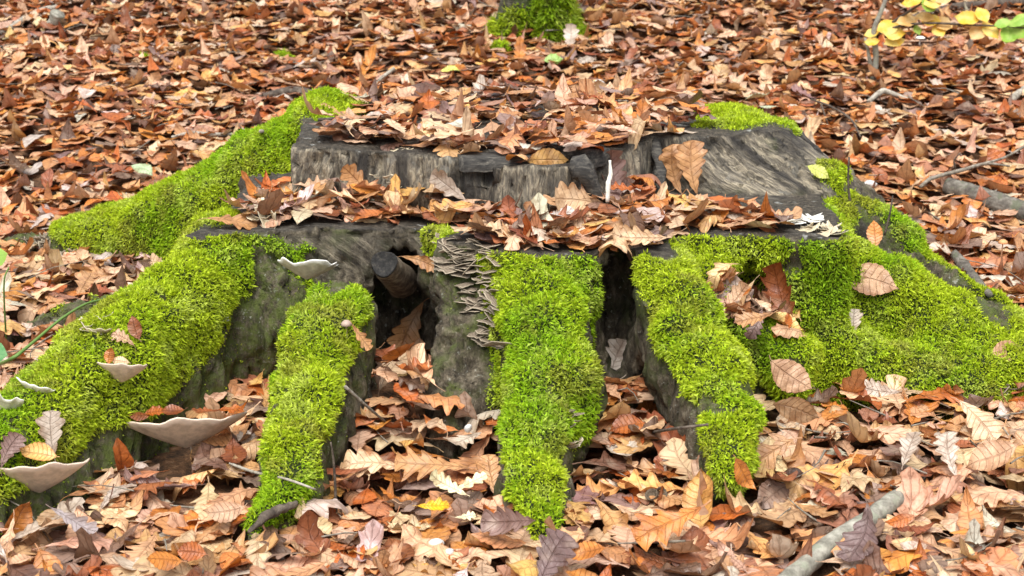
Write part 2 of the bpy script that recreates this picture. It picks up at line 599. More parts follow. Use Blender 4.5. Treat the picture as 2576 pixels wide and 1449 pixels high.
# --- what covers each vertex: moss, weathered sawn wood, bark
rn = fbm(SV, 9, 5, 4)
rn2 = fbm(SV, 28, 9, 3)
MOSSRULE = {  # direction, threshold, from/to along the axis
 'front_left': ((-.2, -.5, .8), -.25), 'left_middle': ((0, -.75, .65), .42), 'centre': ((.0, -.8, .6), .36), 'right_middle': ((.22, -.65, .7), .30),
 'right_spur': ((.2, -.6, .75), .10), 'right': ((-.1, -.6, .8), -.12), 'right_back': ((.25, .25, .93), .74), 'left_back': ((-.1, -.5, .85), -.05),
 'left_side': ((0, -.1, 1), .95), 'bark_column': ((-.3, -.8, .5), 1.2)}
moss = np.zeros(len(SV))
film = np.zeros(len(SV))
gnd = ground_z(x, y)
for i, n in enumerate(RNAMES):
    dvec, thr = MOSSRULE[n]
    dvec = np.array(dvec) / np.linalg.norm(dvec)
    w = SN @ dvec + (rn - .47) * .9 + (rn2 - .44) * .35
    m = smooth(thr - .06, thr + .06, w)
    film[owner == i] = smooth(thr - .55, thr + .05, w)[owner == i]
    if n in ('front_left', 'left_back'):
        if n == 'front_left': m *= smooth(.012, -.012, x - np.interp(z, [.05, .08, .146, .25], [-.66, -.59, -.535, -.505]) + (rn - .47) * .12)
        zb = .08 + .10 * smooth(-.66, -.46, x) if n == 'front_left' else .03
        m *= smooth(zb - .02, zb + .02, z - gnd + (rn - .47) * .16)
    if n == 'left_middle':
        m *= smooth(.012, .04, z - gnd) * smooth(.262, .24, z + (rn - .47) * .06)
    if n == 'right_middle':
        m *= smooth(-.02, .06, z - gnd)
    sel = owner == i
    moss[sel] = m[sel]
# moss that strays onto the trunk next to a mossy root, on the flank under the right rim, and on the cushions of the upper cut
core = owner == -1
for i, n in enumerate(RNAMES):
    if n in ('front_left', 'centre', 'left_back'):
        g = smooth(.05, .015, dist[:, i]) * smooth(.1, .3, SN @ np.array([-.1, -.6, .8]) + (rn - .47) * .8)
        moss = np.where(core & (z < H_LOW - .006) | core & (n == 'left_back') & (z > .3), np.maximum(moss, g), moss)
fl = core & (z < H_LOW - .004) & (x > at_z(1712, 590, H_LOW)[0]) & (y < .15) & (SN[:, 1] < .3)
moss = np.where(fl, np.maximum(moss, smooth(.18, .33, rn + .12)), moss)
SPOTS = [(1835, 322, .40, .105), (1905, 338, .34, .07), (1960, 335, .33, .05), (780, 270, .52, .085), (860, 288, .46, .03), (830, 300, .42, .035), (1720, 342, .3, .02),
         (1760, 338, .3, .03), (780, 478, -.04, .035), (1345, 384, .0, .018), (1110, 590, -.22, .03), (1095, 615, -.22, .02),
         (765, 640, -.23, .03), (700, 520, -.0, .05), (715, 440, .12, .03), (540, 560, -.12, .05), (480, 565, -.1, .05), (1160, 900, -.4, .035), (1130, 800, -.36, .02), (1700, 660, -.3, .05), (1135, 740, -.33, .025)]
for u, v, yy, r in SPOTS:
    p = at_y(u, v, yy)
    dd = np.linalg.norm((SV - p) * np.array([1, .6, 1]), axis=1) + (rn - .47) * .06
    moss = np.maximum(moss, smooth(r, r * .7, dd))
for u, v, yy, r in [(2200, 628, .05, .05), (2160, 590, .08, .04), (2460, 770, -.10, .05), (1992, 905, -.42, .026), (1622, 770, -.44, .016), (1235, 1025, -.66, .02), (1700, 655, -.3, .02)]:
    p = at_y(u, v, yy)
    dd = np.linalg.norm((SV - p) * np.array([1, .35, 1]), axis=1) + (rn - .47) * .05
    moss *= smooth(r * .7, r * 1.2, dd)
moss *= smooth(.19, .24, fbm(SV, 15, 201, 3) + .1 * (owner == RNAMES.index('left_back')))
moss[z < gnd - .03] = 0
# thin green film of algae round the moss
wood = np.where(core, smooth(.30, .34, z + .02 * (rn - .5)) * (d_top < d_low + .01), 0).astype(float)
wood = np.where((owner == RNAMES.index('right_back')) & (x < .82), 1 - smooth(.6, .8, x), wood)
cut = (SN[:, 2] > .8) & core & ((np.abs(z - H_LOW) < .012) | (np.abs(z - H_TOP) < .03))
sawn = core & (z > .19) & (z < H_LOW - .008) & (x > -.53) & (x < -.10) & (y < .0) & (d_low < .03)
wood = np.where(sawn, .5 * smooth(.19, .24, z + (rn - .47) * .1), wood)
kk = 1.5 * smooth(.28, .62, x) - .28 * smooth(-.2, -.5, x)
gcoord = np.where(sawn, x * .62 + z * .78, x - kk * (H_TOP - z) * 1.0)

# relief: furrows on the weathered face, lumps on bark, pillow shapes under moss
gp = np.stack([gcoord * 46, y * 4, z * 3.0], 1)
fur = fbm(gp, 1.0, 21, 3)
fur2 = np.abs(fbm(gp * np.array([1.9, 1, 1]), 1.0, 27, 2) - .38)
dsp = np.zeros(len(SV))
dsp += wood * (~cut) * ((fur - .44) * .034 - np.clip(.05 - fur2, 0, 1) * .30)
barkm = (1 - wood) * (1 - moss) * (~cut)
dsp += barkm * ((fbm(SV * np.array([1, 1, .45]), 22, 31, 4) - .47) * .050 + (fbm(SV * np.array([1, 1, .4]), 62, 37, 2) - .37) * .016)
_cr = fbm(SV * np.array([34, 34, 7]), 1.0, 131, 4)
dsp -= barkm * np.clip(.055 - np.abs(_cr - .45), 0, 1) * .30
_cr = fbm(SV * np.array([75, 75, 16]), 1.0, 137, 3)
dsp += barkm * (_cr - .44) * .016
dsp += moss * (.006 + (fbm(SV, 17, 41, 3) - .44) * .040)
dsp += cut * (rn2 - .44) * .010
dsp += (~cut) * (1 - wood) * ((fbm(SV, 7.5, 47, 3) - .44) * .055 - .003)
SV2 = SV + SN * dsp[:, None]
SN2 = vnormals(SV2, SF)
# ------------------------------------------------------------------ stump materials
def stump_material():
    t = NT('stump_surface')
    pos = t.pos()
    am, aw, ac, ag = (t.attr(k).outputs['Fac'] for k in ('moss', 'wood', 'cut', 'grain'))
    # bark and old sawn flank: grey brown with lichen and algae
    b1 = t.ramp(t.noise(t.scaled(pos, 1, 1, .5), 62, 8, .72), [(.32, (.018, .014, .010)), (.44, (.075, .06, .04)), (.55, (.16, .132, .09)), (.70, (.34, .30, .225))])
    bk = t.mix(t.gray(t.noise(pos, 15, 5, .6), .47, .66, 0, .75), b1, (.085, .105, .03))
    li = t.gray(t.noise(pos, 95, 3, .6), .60, .68)
    li = t.math('MULTIPLY', li, t.gray(t.noise(pos, 9, 3), .48, .60, 0, .85))
    bk = t.mix(li, bk, (.46, .47, .40))
    dk = t.gray(t.noise(pos, 6.5, 4), .56, .68, 0, .8)
    bk = t.mix(dk, bk, (.016, .014, .012))
    # weathered wood: streaks along the grain
    cmb = t.n('ShaderNodeCombineXYZ')
    sp = t.n('ShaderNodeSeparateXYZ')
    t.l(pos, sp.inputs[0])
    t.l(ag, cmb.inputs[0]); t.l(sp.outputs[1], cmb.inputs[1]); t.l(sp.outputs[2], cmb.inputs[2])
    gv = cmb.outputs[0]
    s1 = t.noise(t.scaled(gv, 150, 30, 34), 1.0, 7, .66, .35)
    s2 = t.noise(t.scaled(gv, 24, 5, 3.2), 1.0, 4, .6)
    w1 = t.ramp(s1, [(.28, (.022, .02, .018)), (.38, (.11, .097, .078)), (.50, (.24, .21, .16)), (.63, (.50, .43, .31))])
    wd = t.mix(t.gray(s2, .46, .62, .0, .85), w1, (.024, .022, .022))
    mp = t.math('MULTIPLY', t.gray(t.noise(pos, 34, 4, .6), .54, .63), t.gray(t.noise(pos, 7, 2), .5, .62, 0, .7))
    wd = t.mix(mp, wd, (.30, .29, .25))
    # cut top: black wet wood
    ct = t.mix(t.gray(t.noise(pos, 11, 4, .6), .42, .6), t.ramp(t.noise(t.scaled(pos, 30, 110, 30), 1.0, 7, .7), [(.32, (.012, .011, .010)), (.5, (.06, .052, .042)), (.68, (.19, .17, .135))]), t.ramp(t.noise(pos, 130, 5, .7), [(.35, (.02, .018, .014)), (.55, (.09, .075, .055)), (.7, (.24, .2, .15))]))
    ct = t.mix(t.gray(t.noise(pos, 30, 4), .62, .7, 0, .8), ct, (.42, .43, .40))
    wd = t.mix(t.gray(t.noise(pos, 5.5, 3), .49, .61, 0, .75), wd, (.022, .02, .019))
    c = t.mix(aw, bk, wd)
    c = t.mix(ac, c, ct)
    film = t.math('MULTIPLY', t.gray(t.noise(pos, 55, 5, .7), .36, .60), t.math('MAXIMUM', t.gray(am, .02, .6), t.gray(t.attr('film').outputs['Fac'], .1, .9, 0, .8)))
    c = t.mix(film, c, (.10, .135, .02))
    c = t.mix(t.gray(am, .45, .7), c, (.022, .034, .006))
    bmp = t.math('ADD', t.math('MULTIPLY', t.noise(t.scaled(pos, 1, 1, .5), 90, 7, .7), t.math('SUBTRACT', 1.0, aw)), t.math('MULTIPLY', s1, aw))
    return t.surf(c, .78, bmp, .018, 1.0, .35)

def moss_material(name='moss_fronds', tr=.45):
    t = NT(name)
    a = t.attr('col').outputs['Color']
    return t.surf(a, .62, None, spec=.25, trans=tr, tcol=t.mix(1.0, a, (1.0, 1.0, .55), 'MULTIPLY'))

M_STUMP = stump_material()
M_MOSS = moss_material()

# ------------------------------------------------------------------ stump objects: an Empty, the trunk, every root, moss under each
base = np.array([0.03, 0.18, 0.0])
stump = empty('tree_stump', base, 'broad old sawn tree stump with stepped cuts and spreading mossy roots', 'tree stump')
fown = np.array([np.sort(owner[SF], 1)[:, k] for k in (1,)])[0]
def sub_mesh(name, sel):
    F = SF[sel]
    use = np.unique(F)
    mp = np.full(len(SV), -1, np.int64)
    mp[use] = np.arange(len(use))
    me = mesh_np(name, local(SV2[use], stump), [mp[F]],
                 floats={'moss': moss[use], 'wood': wood[use], 'cut': cut[use].astype(float), 'grain': gcoord[use], 'film': film[use]})
    me.normals_split_custom_set_from_vertices(SN2[use].tolist())
    return me

def hsv_mix(n, rng, tone):
    """moss colours: yellow green fronds, deeper green and a few straw coloured ones, in drifts"""
    A = np.array([[.22, .36, .022], [.13, .28, .014], [.31, .37, .05], [.055, .135, .012]])
    return A

def moss_mesh(name, F, origin, rng, density=185000, lmin=.0065, lmax=.0150, stray=.0):
    """one tuft of curved fronds on quads F of the stump surface"""
    P0, P1, P2, P3 = (SV2[F[:, k]] for k in range(4))
    area = np.linalg.norm(np.cross(P2 - P0, P3 - P1), axis=1) * .5
    mm = moss[F].mean(1)
    rate = area * density * np.maximum(np.clip((mm - .12) / .6, 0, 1), .05 * smooth(.45, .9, film[F].mean(1)) * smooth(.40, .52, rn2[F[:, 0]]))
    rate = rate * np.where((SN2[F[:, 0]] @ np.array([0, -.75, .66])) < -.35, .3, 1.0)
    n = rng.poisson(rate)
    fi = np.repeat(np.arange(len(F)), n)
    if len(fi) == 0: return None
    a, b = rng.random((2, len(fi), 1))
    P = (P0[fi] * (1 - a) + P1[fi] * a) * (1 - b) + (P3[fi] * (1 - a) + P2[fi] * a) * b
    N = SN2[F[fi, 0]]
    return frond_mesh(name, P, N, origin, rng, lmin, lmax, mm[fi])

def frond_mesh(name, P, N, origin, rng, lmin, lmax, mm=None, dark=1.0):
    m = len(P)
    if mm is None: mm = np.ones(m)
    clump = fbm(P, 60, 51, 2)[:, None]
    # neighbours lean the same way: a slow direction field
    fld = np.stack([fbm(P, 26, 61 + k, 2) for k in range(3)], 1) - .375
    L = rng.uniform(lmin, lmax, (m, 1)) * (.55 + 1.2 * clump) * np.clip(mm[:, None] + .25, .4, 1)
    d0 = N + fld * 2.0 + rng.normal(0, .62, (m, 3))
    d0 /= np.linalg.norm(d0, axis=1)[:, None]
    d1 = d0 + np.array([0, 0, -.35]) + rng.normal(0, .5, (m, 3))
    d1 /= np.linalg.norm(d1, axis=1)[:, None]
    sd = np.cross(d0, rng.normal(0, 1, (m, 3)))
    sd /= np.linalg.norm(sd, axis=1)[:, None] + 1e-9
    W = rng.uniform(.00104, .0018, (m, 1)) * (lmax / .0150) ** .6
    B = P - N * .002
    Mid = B + d0 * L * .55
    T = Mid + d1 * L * .5
    up = np.cross(sd, d0)
    V = np.stack([B - sd * W * .7, B + sd * W * .7, Mid + sd * W * 1.15, Mid - sd * W * 1.15, T,
                  Mid + sd * L * .27 + d1 * L * .16, Mid - sd * L * .27 + d1 * L * .16, Mid - d0 * L * .12], 1).reshape(-1, 3)
    k = np.arange(m)[:, None] * 8
    Q = k + np.array([[0, 1, 2, 3]])
    T3 = np.concatenate([k + np.array([[3, 2, 4]]), k[::2] + np.array([[7, 2, 5]]), k[1::2] + np.array([[7, 6, 3]])])
    n1, n2 = fbm(P, 7, 71, 3), fbm(P, 22, 77, 3)
    yel = np.array([.56, .69, .034]); grn = np.array([.36, .58, .02]); pale = np.array([.62, .72, .15]); brn = np.array([.42, .40, .08])
    w = smooth(.24, .52, n1 + rng.normal(0, .05, m))[:, None]
    c = grn * (1 - w) + yel * w
    w = (smooth(.50, .62, n2 + rng.normal(0, .05, m)) * .6)[:, None]
    c = c * (1 - w) + pale * w
    w = (smooth(.57, .64, fbm(P, 13, 83, 3) + rng.normal(0, .025, m)) * .55)[:, None]
    c = c * (1 - w) + brn * w
    c = c * rng.uniform(.5, 1.2, (m, 1)) * dark
    cc = np.repeat(c[:, None, :], 8, 1)
    return mesh_np(name, V - origin, [Q, T3], colors={'col': cc.reshape(-1, 3)}, smooth_on=False)

mrng = np.random.default_rng(5)
org = np.array(stump['_loc'])
tr = link('trunk', sub_mesh('trunk', fown == -1), M_STUMP, stump)
mo = link('moss', moss_mesh('moss', SF[fown == -1], org, mrng), M_MOSS, tr)
tag(mo, 'bright green moss cushions on the saw cuts and flanks of the trunk', kind='stuff')
RLABEL = {
 'front_left': 'thick front root carrying the cup fungi, mossy above and bare dark bark below', 'left_middle': 'narrow mossy root under the white bracket fungus',
 'bark_column': 'bare bark buttress beside the ruffled fungus', 'centre': 'steep mossy root in the middle of the front',
 'right_middle': 'mossy front root with a pale patch near its top', 'right_spur': 'thin mossy spur beside the leaf filled hollow',
 'right': 'broad root wholly covered in moss', 'right_back': 'weathered grey root with a strip of moss on its ridge',
 'left_back': 'long mossy root running down from the upper cut', 'left_side': 'low dark root half buried in leaves'}
for i, n in enumerate(RNAMES):
    sel = fown == i
    if not sel.any(): continue
    o = link('root', sub_mesh('root', sel), M_STUMP, stump)
    tag(o, RLABEL[n])
    me = moss_mesh('moss', SF[sel], org, mrng)
    if me is not None:
        q = link('moss', me, M_MOSS, o)
        tag(q, kind='stuff')
# ------------------------------------------------------------------ forest floor
def floor_mesh():
    def ax(lo, hi, a, b, fine):
        far = np.concatenate([-np.geomspace(0.3, a - lo, 26)[::-1] + a, np.arange(a, b, fine), b + np.geomspace(0.3, hi - b, 26)])
        return far
    X = ax(-60, 60, -4, 4, .07)
    Y = ax(-40, 60, -2.2, 7, .07)
    A, B = np.meshgrid(X, Y, indexing='ij')
    Z = ground_z(A, B) - .012
    V = np.stack([A.ravel(), B.ravel(), Z.ravel()], 1)
    n, m = len(X), len(Y)
    i = (np.arange(n - 1)[:, None] * m + np.arange(m - 1)[None, :]).ravel()
    return mesh_np('forest_floor', V, [np.stack([i, i + m, i + m + 1, i + 1], 1)])
t = NT('forest_soil')
p = t.pos()
c = t.ramp(t.noise(p, 26, 8, .65), [(.30, (.016, .011, .008)), (.44, (.07, .038, .02)), (.56, (.17, .085, .04)), (.70, (.32, .19, .11))])
M_SOIL = t.surf(c, .85, t.noise(p, 40, 6, .65), .03, 1.0)
fo = link('forest_floor', floor_mesh(), M_SOIL)
tag(fo, 'dark leaf mould of the forest floor', kind='structure')
# ================================================================== FALLEN LEAVES
def leaf_outline(kind, t, side, r):
    """half width of the blade at t along its length, for one side"""
    if kind == 'oak':
        e = np.interp(t, [0, .06, .18, .35, .52, .66, .80, .92, .97, 1], [.012, .03, .085, .17, .25, .295, .285, .215, .15, .012])
        n, ph, dp = r['lobes'], r['ph'][side], r['depth']
        w = .5 + .5 * np.cos(2 * math.pi * (n * t ** 1.12 + ph))
        if r['sharp']:
            w = w ** 1.6
        else:
            w = w ** .5
        m = smooth(.05, .22, t) * smooth(1.0, .90, t)
        return e * (1 - dp * m * (1 - w)) + .004, (.16 if not r['sharp'] else .36) * e * m * w
    e = np.interp(t, [0, .05, .15, .30, .46, .62, .78, .90, .96, 1], [.012, .06, .165, .265, .305, .285, .205, .105, .045, .004])
    return e * (1 + .035 * np.cos(2 * math.pi * 8 * t)) + .003, .10 * e

def leaf_template(kind, nL, hw, r, stalk=True):
    """one curled leaf of unit length: vertices, quads, uv"""
    s_ = np.array(hw)
    ts = np.linspace(0, 1, nL + 1)
    ts = ts + (.0 if kind == 'beech' else 1) * .0
    wl_, fl_ = leaf_outline(kind, ts, 0, r)
    wr_, fr_ = leaf_outline(kind, ts, 1, r)
    V, U = [], []
    ncol = len(s_)
    for i, t in enumerate(ts):
        for s in s_:
            w, fw = (wl_[i], fl_[i]) if s < 0 else (wr_[i], fr_[i])
            lat = s * w * r['wide']
            x = t - .5 + fw * abs(s) ** 1.5 - (.0 if kind == 'oak' else .05 * abs(s))
            z = 0.0
            # edge ripples and pleats between side veins
            z += r['rip'] * abs(s) ** 2 * w * math.sin(2 * math.pi * (r['ripn'] * t + r['ripp'] + (.35 if s > 0 else 0)))
            if kind == 'beech':
                z += .012 * r['pleat'] * math.cos(2 * math.pi * (8 * (t - .32 * abs(lat)))) * min(1, 3 * w)
            z += .035 * abs(s) * (1 if r['fold'] > 0 else -1) * abs(r['fold']) * w * 6
            # curl across
            kc = r['cup'] * (1 + r['tw2'] * (t - .5))
            a = lat * kc * 4
            if abs(kc) > .02:
                y_, zc = math.sin(a) / (kc * 4), (1 - math.cos(a)) / (kc * 4)
            else:
                y_, zc = lat, 0
            y, z = y_, z + zc
            # twist
            q = r['twist'] * (t - .5)
            y, z = y * math.cos(q) - z * math.sin(q), y * math.sin(q) + z * math.cos(q)
            # bend along, plus a sideways sweep of the midrib
            kl = r['bend']
            b = x * kl
            if abs(kl) > .02:
                xx, zb = math.sin(b) / kl, (1 - math.cos(b)) / kl
                x2, z2 = xx - z * math.sin(b), zb + z * math.cos(b)
            else:
                x2, z2 = x, z
            # a tip that rolls over
            if t > .68:
                ct = r['tip'] * (t - .68) ** 2 * 3
                z2 += ct
            y += r['sweep'] * (t - .5) ** 2
            V.append((x2, y, z2))
            U.append((t, .5 + .5 * s))
    Q = [(i * ncol + j, (i + 1) * ncol + j, (i + 1) * ncol + j + 1, i * ncol + j + 1) for i in range(nL) for j in range(ncol - 1)]
    V = np.array(V); U = np.array(U)
    if stalk:
        p0 = V[ncol // 2]
        p1 = V[ncol + ncol // 2]
        d = (p0 - p1) / np.linalg.norm(p0 - p1)
        sl_ = r['stalk']
        k = len(V)
        pts = []
        for f in (0, .5, 1):
            c = p0 + d * sl_ * f + np.array([0, r['sweep'] * .3 * f * f, .04 * f * f * np.sign(r['bend'])])
            for dy in (-.0075, .0075):
                pts.append(c + np.array([0, dy * (1 + .4 * f), .002]))
        V = np.vstack([V, pts])
        U = np.vstack([U, [[-.5, .5]] * 6])
        Q = Q + [(k, k + 2, k + 3, k + 1), (k + 2, k + 4, k + 5, k + 3)]
    V[:, 2] -= np.percentile(V[:, 2], 25)
    return V, np.array(Q), U

def leaf_params(kind, rng, curl=1.0):
    g = lambda s: float(rng.normal(0, s))
    return dict(lobes=float(rng.choice([3.6, 4.2, 4.7, 5.3])), ph=(float(rng.uniform(.3, .7)), float(rng.uniform(.3, .7))), depth=float(rng.uniform(.38, .62)),
                sharp=bool(rng.random() < .22), wide=float(rng.uniform(.82, 1.12) * (1.0 if kind == 'beech' else 1)), rip=float(rng.uniform(.05, .32)) * curl, ripn=float(rng.uniform(1.5, 4.2)),
                ripp=float(rng.random()), pleat=float(rng.uniform(.5, 1.4)), fold=float(rng.uniform(-.6, 1.0)) * curl, cup=g(.85) * curl, tw2=g(.8), twist=g(.35) * curl,
                bend=g(.65) * curl, tip=g(.9) * curl, sweep=g(.18), stalk=float(rng.uniform(.10, .2)))

lrng = np.random.default_rng(23)
TPL = {'oak': [], 'beech': []}
for kind, nn in (('oak', 30), ('beech', 24)):
    for i in range(nn):
        r = leaf_params(kind, lrng, [.28, .5, .75, 1.15][i % 4])
        TPL[kind].append(dict(r=r, hi=leaf_template(kind, 28 if kind == 'oak' else 16, [-1, -.55, 0, .55, 1], r), mid=leaf_template(kind, 20 if kind == 'oak' else 12, [-1, 0, 1], r), lo=leaf_template(kind, 11 if kind == 'oak' else 6, [-1, 0, 1], r, False),
                              curl=abs(r['cup']) + abs(r['bend']) + .5 * abs(r['fold'])))

TINTS = [  # name, colour, weight oak, weight beech
 ('pale tan', (.64, .44, .26), .19, .09), ('pinkish tan', (.55, .345, .21), .17, .07), ('light brown', (.47, .245, .10), .19, .10), ('orange brown', (.50, .185, .032), .08, .22),
 ('rusty orange', (.39, .105, .014), .05, .20), ('reddish brown', (.25, .075, .022), .09, .15), ('dark brown', (.125, .062, .036), .09, .06), ('greyish beige', (.52, .44, .365), .08, .03),
 ('golden tan', (.64, .36, .11), .04, .06), ('purplish brown', (.235, .145, .125), .03, .02)]
TN = [t_[0] for t_ in TINTS]
def pick_tints(kind, n, rng, far=False):
    w = np.array([t_[2 if kind == 'oak' else 3] for t_ in TINTS])
    if far: w = w * np.array([.8, .85, 1.2, 1.35, 1.25, 1.2, 1.0, .8, 1.1, 1])
    k = rng.choice(len(TINTS), n, p=w / w.sum())
    c = np.array([t_[1] for t_ in TINTS])[k] * 1.13 + .012
    return k, np.clip(c * rng.normal(1, .09, (n, 1)) * rng.normal(1, .05, (n, 3)), .01, .9)

def leaf_material(name, by_object):
    t = NT(name)
    if by_object:
        base = t.n('ShaderNodeObjectInfo').outputs['Color']
    else:
        base = t.attr('col').outputs['Color']
    pos = t.pos()
    uv = t.n('ShaderNodeUVMap').outputs['UV']
    sp = t.n('ShaderNodeSeparateXYZ'); t.l(uv, sp.inputs[0])
    U, W = sp.outputs[0], sp.outputs[1]
    av = t.math('ABSOLUTE', t.math('MULTIPLY', t.math('SUBTRACT', W, .5), 2.0))
    rib = t.gray(av, .02, .09, 1, 0)
    sv = t.math('FRACT', t.math('MULTIPLY', t.math('SUBTRACT', U, t.math('MULTIPLY', av, .13)), 8.0))
    sv = t.math('ABSOLUTE', t.math('SUBTRACT', sv, .5))
    vein = t.math('MAXIMUM', rib, t.gray(sv, .02, .10, .75, 0))
    blot = t.noise(pos, 34, 4, .6)
    c = t.mix(t.gray(blot, .42, .64, 0, .62), base, t.mix(1.0, base, (.42, .30, .22), 'MULTIPLY'))
    c = t.mix(t.gray(t.noise(pos, 22, 2), .52, .72, 0, .40), c, t.mix(.6, base, (.62, .50, .38)))
    spot = t.gray(t.noise(pos, 190, 2), .70, .76)
    c = t.mix(t.math('MULTIPLY', spot, .7), c, (.05, .03, .02))
    back = t.n('ShaderNodeNewGeometry').outputs['Backfacing']
    c = t.mix(t.math('MULTIPLY', back, .22), c, (.55, .40, .30))
    c = t.mix(t.math('MULTIPLY', t.gray(t.math('ADD', av, t.math('MULTIPLY', t.math('SUBTRACT', blot, .5), .9)), .72, 1.0), .5), c, t.mix(1.0, base, (.50, .36, .24), 'MULTIPLY'))
    c = t.mix(t.math('MULTIPLY', vein, .42), c, t.mix(1.0, c, (.46, .36, .30), 'MULTIPLY'))
    bh = t.math('ADD', t.math('MULTIPLY', vein, -.5), t.math('MULTIPLY', t.noise(pos, 120, 4, .6), .8))
    rg = t.gray(t.noise(pos, 60, 3), .35, .65, .30, .55)
    return t.surf(c, rg, bh, .0026, 1.0, .5, trans=.16, tcol=t.mix(1.0, c, (1.0, .62, .30), 'MULTIPLY'))
M_LEAF = leaf_material('dry_leaf', True)
M_LITTER = leaf_material('leaf_litter', False)

# ---- every leaf is a row: kind, template, place, rotation, scale, tint, colour
LEAF = []        # dict per leaf (candidates for objects of their own)
def rot(yaw, pitch, roll, nrm=None):
    """leaf frame: x along the blade to its tip, z the upper face"""
    R = Matrix.Rotation(yaw, 3, 'Z') @ Matrix.Rotation(-pitch, 3, 'Y') @ Matrix.Rotation(roll, 3, 'X')
    if nrm is not None:
        q = Vector((0, 0, 1)).rotation_difference(Vector(nrm))
        R = q.to_matrix() @ R
    return np.array(R)

def rot_many(yaw, pitch, roll):
    cy, sy, cp_, sp_, cr_, sr = np.cos(yaw), np.sin(yaw), np.cos(-pitch), np.sin(-pitch), np.cos(roll), np.sin(roll)
    R = np.zeros((len(yaw), 3, 3))
    R[:, 0, 0] = cy * cp_; R[:, 0, 1] = cy * sp_ * sr - sy * cr_; R[:, 0, 2] = cy * sp_ * cr_ + sy * sr
    R[:, 1, 0] = sy * cp_; R[:, 1, 1] = sy * sp_ * sr + cy * cr_; R[:, 1, 2] = sy * sp_ * cr_ - cy * sr
    R[:, 2, 0] = -sp_; R[:, 2, 1] = cp_ * sr; R[:, 2, 2] = cp_ * cr_
    return R

HEAPS = [((1010, 1010), -.42, .10, .075), ((1570, 1060), -.46, .055, .09), ((1960, 960), -.36, .05, .10), ((640, 1120), -.50, .03, .08), ((90, 720), .28, .05, .16), ((1150, 1090), -.52, .04, .09)]
HEAPS = [(at_y(u, v, y), h, s) for (u, v), y, h, s in HEAPS]
def litter_z(x, y):
    z = ground_z(x, y)
    for p, h, s in HEAPS:
        z = z + h * np.exp(-((x - p[0]) ** 2 + (y - p[1]) ** 2) / (2 * s * s))
    return z

KEEP_OUT = [(at_y(480, 1090, -.62), .062), (at_y(480, 1060, -.56), .06), (at_y(98, 1190, -.80), .10), (at_y(1005, 790, -.27), .085), (at_y(1010, 860, -.36), .03)] + [(at_z(u, v, .02), .03) for u, v in ((2020, 1430), (2060, 1395), (2100, 1362), (2140, 1338), (2180, 1312), (2220, 1290), (2260, 1265), (2300, 1245))]
def scatter_floor(rng):
    n = 46000
    y = rng.uniform(-1.35, 5.6, n)
    halfw = .38 * (y + 3.2) + .75
    x = rng.uniform(-3.9, 3.9, n)
    keep = (np.abs(x) < halfw) & (rng.random(n) < np.where(y < .9, 1.0, .86))
    x, y = x[keep], y[keep]
    n = len(x)
    z = litter_z(x, y)
    dst = sdf(np.stack([x, y, z + .02], 1))
    keep = dst > .004
    for kp, kr in KEEP_OUT:
        keep &= ((x - kp[0]) ** 2 + (y - kp[1]) ** 2 > kr * kr)
    # no leaf in the shaded hollow under the saw cut beyond the heaps
    x, y, z, dst = x[keep], y[keep], z[keep], dst[keep]
    n = len(x)
    lay = rng.random(n) ** .8
    z = z + lay * .030 + .022 * np.exp(-dst / .05)
    patch = vnoise(np.stack([x, y, 0 * x], 1), 1.1, 91)
    beech = rng.random(n) < .30 + .40 * (patch - .5) + .12 * (y > 1)
    sig = np.where(rng.random(n) < .10, .36, .13)
    pit, rol, yaw = rng.normal(0, 1, n) * sig, rng.normal(0, 1, n) * sig, rng.uniform(0, 2 * math.pi, n)
    flip = rng.random(n) < .4
    rol = rol + np.where(flip, math.pi, 0)
    sc = np.where(beech, rng.normal(.080, .011, n), rng.normal(.112, .018, n))
    sc = np.clip(sc, .045, .14)
    return x, y, z, beech, yaw, pit, rol, sc, lay

x, y, z, beech, yaw, pit, rol, sc, lay = scatter_floor(lrng)
rows = dict(P=[np.stack([x, y, z], 1)], B=[beech], yaw=[yaw], pit=[pit], rol=[rol], sc=[sc], top=[lay], zone=[np.zeros(len(x), int)])

def scatter_on(poly, n, zc, rng, zone, thick, sig=.15, dens=None, pile=None):
    lo, hi = poly.min(0), poly.max(0)
    q = rng.uniform(lo, hi, (n * 6, 2))
    d = poly_d(poly, q[:, 0], q[:, 1])
    ok = d < -.012
    if dens is not None: ok &= rng.random(len(q)) < dens(q)
    q = q[ok][:n]
    m = len(q)
    lay = rng.random(m)
    zz = zc + .004 + lay * thick * (pile(q) if pile is not None else 1)
    b = rng.random(m) < .30
    rows['P'].append(np.column_stack([q, zz])); rows['B'].append(b)
    rows['yaw'].append(rng.uniform(0, 2 * math.pi, m))
    rows['pit'].append(rng.normal(0, sig, m)); rows['rol'].append(rng.normal(0, sig, m) + np.where(rng.random(m) < .35, math.pi, 0))
    rows['sc'].append(np.clip(np.where(b, rng.normal(.074, .010, m), rng.normal(.100, .015, m)), .05, .13)); rows['top'].append(lay); rows['zone'].append(np.full(m, zone))

# upper cut: leaves on its rear two thirds, the left front corner and the right end left bare
fx = lambda q: np.interp(q[:, 0], [p[0] for p in top_poly[:13]], [p[1] for p in top_poly[:13]])
def dens_top(q):
    d = q[:, 1] - fx(q)
    a = smooth(.012, .075, d + .07 * smooth(.0, .15, q[:, 0]) * smooth(.42, .3, q[:, 0])) * smooth(.46, .36, q[:, 0]) * smooth(-.44, -.36, q[:, 0])
    return np.clip(a, 0, 1)
scatter_on(top_poly, 380, H_TOP, lrng, 1, .038, dens=dens_top)
